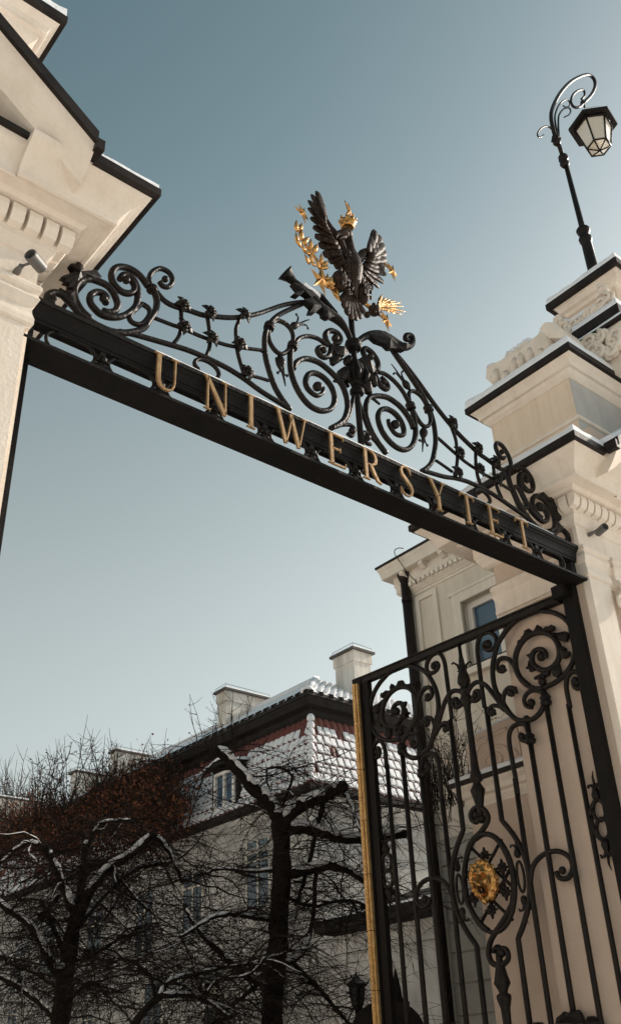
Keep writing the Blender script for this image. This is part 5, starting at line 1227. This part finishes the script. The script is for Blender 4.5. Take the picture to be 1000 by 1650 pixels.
def tree(name, base_px, dist, label, limbs):
    t = thing(name, tuple(Vector((onD(*base_px, dist).x, onD(*base_px, dist).y, 0))), label, 'tree', 'knobbly snow-dusted trees in the courtyard')
    rnd = random.Random(hash(base_px) % 1000)
    for i, L_ in enumerate(limbs):
        pts, w0, w1, dd, snow, ntw, tl = L_
        nm = 'trunk' if i == 0 else 'branch'
        if i == 0:
            P, rr = limb(t, pts, w0, w1, dist, dd, 0, nm, i)
            g_ = P[0]; MB().tube([(g_.x, g_.y, 0), (g_.x, g_.y, g_.z*.5), tuple(g_)], [rr[0]*1.4, rr[0]*1.1, rr[0]], 9).build('trunk', 'bark', t)
        else: P, rr = limb(t, pts, w0, w1, dist, dd, snow, nm, i)
        tw_ = MB(); sn = MB()
        if ntw:
            twigs(tw_, P[len(P)//4:], int(ntw*.42), tl, rnd, .9, .7, .0062*dist/12, 5)
            for mb_i in range(max(2, ntw//8)):
                o_ = P[rnd.randrange(len(P)//4, len(P))]; a_ = rnd.uniform(0, 6.28); d_ = Vector((math.cos(a_), math.sin(a_), rnd.uniform(-.4, .4))).normalized(); Q = [o_.copy()]; l_ = tl*rnd.uniform(.7, 1.5)
                for k_ in range(8):
                    d_ = (d_+Vector((rnd.uniform(-.35,.35), rnd.uniform(-.35,.35), rnd.uniform(-.48,.22)))).normalized(); Q.append(Q[-1]+d_*l_/8)
                r0_ = .012*dist/12*rnd.uniform(.6, 1.1); tw_.tube(Q, [r0_*(1-.75*k_/8) for k_ in range(9)], 5, jit=.15)
                twigs(tw_, Q[2:], 7, tl*.8, rnd, .9, .5, .0055*dist/12, 5)
                if rnd.random() < .22: sn.tube([q_+Vector((-.002,-.003,r0_*.7)) for q_ in Q[:5]], [r0_*.2,r0_*.9,r0_*.7,r0_*.8,r0_*.15], 5, jit=.2)
            tw_.build('twigs', 'twig', t)['kind'] = 'stuff'
            if sn.v: sn.build('twig_snow', 'snow', t)['kind'] = 'stuff'
        # knuckle swellings
        if snow and len(P) > 6:
            q = MB(); q.ball(P[-1], rr[-1]*1.35, 8, 6, (1,1,.9)); q.build('knuckle', 'bark', t)
    return t
tree('lime_tree', (440,1650), 13.0, 'thick dark pollarded tree trunk with heavy snow-covered limbs left of the gilded edge',
 [([(436,1690),(440,1620),(446,1540),(450,1470),(454,1400),(452,1345),(452,1315)],36,27,0,0,10,1.2),
  ([(452,1330),(436,1296),(408,1270),(382,1240),(362,1218),(348,1212)],24,15,-.4,1,44,1.2),
  ([(455,1335),(474,1306),(500,1292),(526,1282),(550,1268)],22,17,-.3,1,60,1.3),
  ([(550,1268),(562,1290),(572,1315),(580,1340)],9,5,-.3,1,30,1.0),
  ([(458,1338),(486,1334),(520,1342),(552,1352),(590,1352),(650,1343)],21,12,.3,1,50,1.3),
  ([(455,1412),(490,1404),(530,1396),(560,1402),(585,1418),(640,1440)],17,9,.4,1,40,1.3),
  ([(522,1282),(512,1330),(500,1380),(486,1430),(476,1460)],9,5,.3,0,40,1.2),
  ([(509,1402),(506,1450),(500,1500),(492,1528),(478,1545),(460,1552)],7,9,-.4,1,20,1.0),
  ([(446,1596),(412,1582),(372,1552),(340,1520),(312,1488),(298,1460)],13,7,-.3,1,60,1.3),
  ([(446,1484),(405,1478),(360,1474),(325,1488),(290,1510)],9,5,-.5,1,60,1.2),
  ([(450,1402),(405,1404),(360,1400),(320,1410)],7,4,.5,1,50,1.1),
  ([(470,1550),(510,1590),(545,1630),(580,1670)],8,5,.2,0,60,1.3),
  ([(452,1440),(500,1460),(560,1450),(610,1470)],6,3,.6,0,60,1.2),
  ([(440,1560),(400,1600),(350,1640),(320,1690)],8,5,.2,0,60,1.2),
  ([(446,1320),(470,1250),(430,1240),(440,1300)],5,3,0,0,30,.9)])
tree('lime_tree', (105,1650), 14.0, 'dark forking tree with spreading snowy branches in the lower left corner',
 [([(92,1700),(98,1640),(106,1570),(116,1510),(124,1470)],34,22,0,0,10,1.2),
  ([(122,1478),(106,1436),(92,1402),(80,1378),(72,1366)],16,11,-.3,1,60,1.4),
  ([(126,1472),(132,1430),(136,1396),(139,1366),(136,1345)],17,9,.3,1,60,1.5),
  ([(126,1480),(146,1436),(176,1400),(212,1376),(246,1346)],17,11,-.3,1,70,1.5),
  ([(246,1346),(266,1362),(284,1396),(292,1420)],10,5,.1,1,50,1.2),
  ([(128,1490),(158,1452),(196,1416),(232,1396),(270,1392)],11,6,.4,1,60,1.3),
  ([(176,1408),(196,1420),(222,1450),(240,1468)],7,4,.3,1,50,1.1),
  ([(112,1560),(88,1562),(72,1530),(50,1492),(22,1472),(-10,1448)],15,9,-.4,1,60,1.4),
  ([(104,1650),(70,1618),(34,1590),(-12,1566)],16,11,.3,1,50,1.3),
  ([(108,1560),(96,1518),(80,1480),(66,1452)],9,6,.5,0,50,1.2),
  ([(66,1480),(84,1458),(96,1444)],12,7,.4,0,20,.8),
  ([(112,1610),(140,1582),(170,1590),(200,1600)],9,4,.3,1,50,1.2),
  ([(118,1550),(150,1540),(200,1510),(240,1500)],6,3,.5,0,60,1.3),
  ([(100,1600),(60,1570),(30,1560),(0,1540)],5,3,.5,0,50,1.2),
  ([(140,1366),(160,1330),(200,1322),(215,1325)],7,4,.3,1,60,1.2),
  ([(72,1366),(40,1360),(0,1392)],9,5,.2,1,50,1.3)])
tree('lime_tree', (230,1650), 12.0, 'thin snow-lined branches rising from the bottom edge between the two dark trunks',
 [([(196,1700),(212,1660),(236,1624),(258,1606)],15,11,0,0,10,1.2),
  ([(258,1606),(290,1602),(330,1610),(372,1640)],10,6,.3,1,60,1.3),
  ([(254,1610),(268,1586),(290,1574),(312,1570)],9,6,.3,1,50,1.2),
  ([(312,1570),(360,1560),(420,1548),(470,1530)],6,3,.3,1,60,1.3),
  ([(250,1612),(240,1570),(200,1545),(170,1560)],6,3,.5,0,50,1.3),
  ([(330,1610),(350,1580),(400,1570),(430,1540)],5,3,-.5,1,50,1.2)])
# upright young shoots with dry leaves above the roofs
def bush(name, label, pts, dist, n, hgt, m_tw, m_lf, nleaf, grp=None):
    rnd = random.Random(int(pts[0][0]))
    b = onD(*pts[0], dist); t = thing(name, (b.x, b.y, 0), label, 'shrub' if name != 'poplar_tree' else 'tree', grp)
    mb = MB(); lf = MB()
    for i in range(n):
        c_ = pts[rnd.randrange(len(pts))]; o = onD(c_[0]+rnd.uniform(-12,12), c_[1]+rnd.uniform(-6,10), dist+rnd.uniform(-.6,.6)); l_ = hgt*rnd.uniform(.5,1.1)
        P = [o]; d = Vector((rnd.uniform(-.35,.35),rnd.uniform(-.35,.35),1)).normalized()
        for k in range(6): d = (d+Vector((rnd.uniform(-.2,.2),rnd.uniform(-.2,.2),.05))).normalized(); P.append(P[-1]+d*l_/6)
        r_ = .0006*dist; mb.tube(P, [r_*(1-.7*k/6) for k in range(7)], 3, smooth=False)
        for s_ in range(7):
            k = rnd.randrange(1, 6); d2 = Vector((rnd.uniform(-1,1),rnd.uniform(-1,1),rnd.uniform(.0,.9))).normalized(); Q = [P[k], P[k]+d2*l_*.12, P[k]+d2*l_*.22+Vector((0,0,l_*.04))]; mb.tube(Q, [r_*.5,r_*.4,r_*.2], 3, smooth=False)
            for j in range(nleaf):
                c2 = Q[0].lerp(Q[2], rnd.random()); s2 = rnd.uniform(.5,1)*.0016*dist; u_ = Vector((rnd.uniform(-1,1),rnd.uniform(-1,1),rnd.uniform(-1,1))).normalized()*s2; v_ = u_.orthogonal().normalized()*s2*.6; lf.add([c2-u_, c2+v_, c2+u_, c2-v_], [(0,1,2,3)])
    mb.build('stems', m_tw, t)['kind'] = 'stuff'
    if lf.v: lf.build('leaves', m_lf, t)['kind'] = 'stuff'
bush('shrub', 'wispy bush of thin twigs and dry leaves rising against the sky left of the chimneys', [(112,1300),(95,1300),(80,1310),(70,1310),(105,1305)], 24, 22, 1.9, 'twig', 'seed', 3)
bush('shrub', 'sparse upright twigs against the sky beside the second chimney', [(160,1270),(150,1280),(165,1265),(178,1262)], 22, 14, 1.3, 'twig', 'seed', 1)
bush('shrub', 'thin spray of twigs over the snowy roof left of the tallest chimney', [(345,1215),(330,1225),(355,1215),(375,1215)], 13, 14, .9, 'twig', 'seed', 2)
bush('shrub', 'leafy dry twigs seen through the gate bars against the pale wing', [(700,1300),(720,1290),(745,1270),(735,1300),(715,1320),(690,1330)], 11.5, 46, 1.15, 'twig', 'seed', 4)
bush('poplar_tree', 'pale bare poplar far away at the left edge', [(8,1340),(18,1345),(28,1345),(38,1350),(50,1350)], 60, 60, 4.6, 'poplar', 'poplar', 0)
# ================================================================== dry creeper over the mansard
iv = thing('ivy', (15.5, 32, 0), 'rusty brown dry creeper covering the left part of the tiled roof', 'creeper')
rnd = random.Random(3); lf = MB(); st = MB()
def ivy_density(px, py):
    top = 1238+max(0, (230-px))*.22 if px < 320 else 1400
    return 1 if top < py < 1370+max(0,(200-px))*.25 else 0
clusters = []
for _ in range(135):
    px = rnd.uniform(-20, 292); top_ = min(1243+max(0, 227-px)*.5, 1298); bot_ = 1345+max(0, 160-px)*.30
    if px > 255: top_ = 1262; bot_ = 1330-(px-255)*.6
    py = rnd.uniform(top_+8, bot_); clusters.append((px, py))
for (px, py) in clusters:
    c_ = onX(px, py, 15.35+rnd.uniform(-.6,.15)); R_ = rnd.uniform(.3, 1.1)
    for _ in range(150):
        v_ = Vector((rnd.gauss(0,.35), rnd.gauss(0,.8), rnd.gauss(0,.55)))*R_*.85; p = c_+v_
        if p.x > 15.9 and p.z < 10.7: continue
        s_ = rnd.uniform(.025,.065); u_ = Vector((rnd.uniform(-1,1),rnd.uniform(-1,1),rnd.uniform(-1,1))).normalized()*s_; w_ = u_.cross(Vector((rnd.uniform(-1,1),rnd.uniform(-1,1),rnd.uniform(-1,1)))).normalized()*s_*.7
        lf.add([p-u_, p+w_, p+u_, p-w_], [(0,1,2,3)])
    for _ in range(8):
        P = [c_+Vector((rnd.gauss(0,.15), rnd.gauss(0,.5), rnd.uniform(-.8,0)))]; d = Vector((rnd.uniform(-.4,.2), rnd.uniform(-.6,.6), 1)).normalized()
        for k in range(5): d = (d+Vector((rnd.uniform(-.4,.4),rnd.uniform(-.4,.4),rnd.uniform(-.3,.3)))).normalized(); P.append(P[-1]+d*.30)
        st.tube(P, [.016,.014,.012,.010,.007,.004], 3, smooth=False)
lf.build('foliage', 'ivy', iv)['kind'] = 'stuff'; st.build('stems', 'twig', iv)['kind'] = 'stuff'
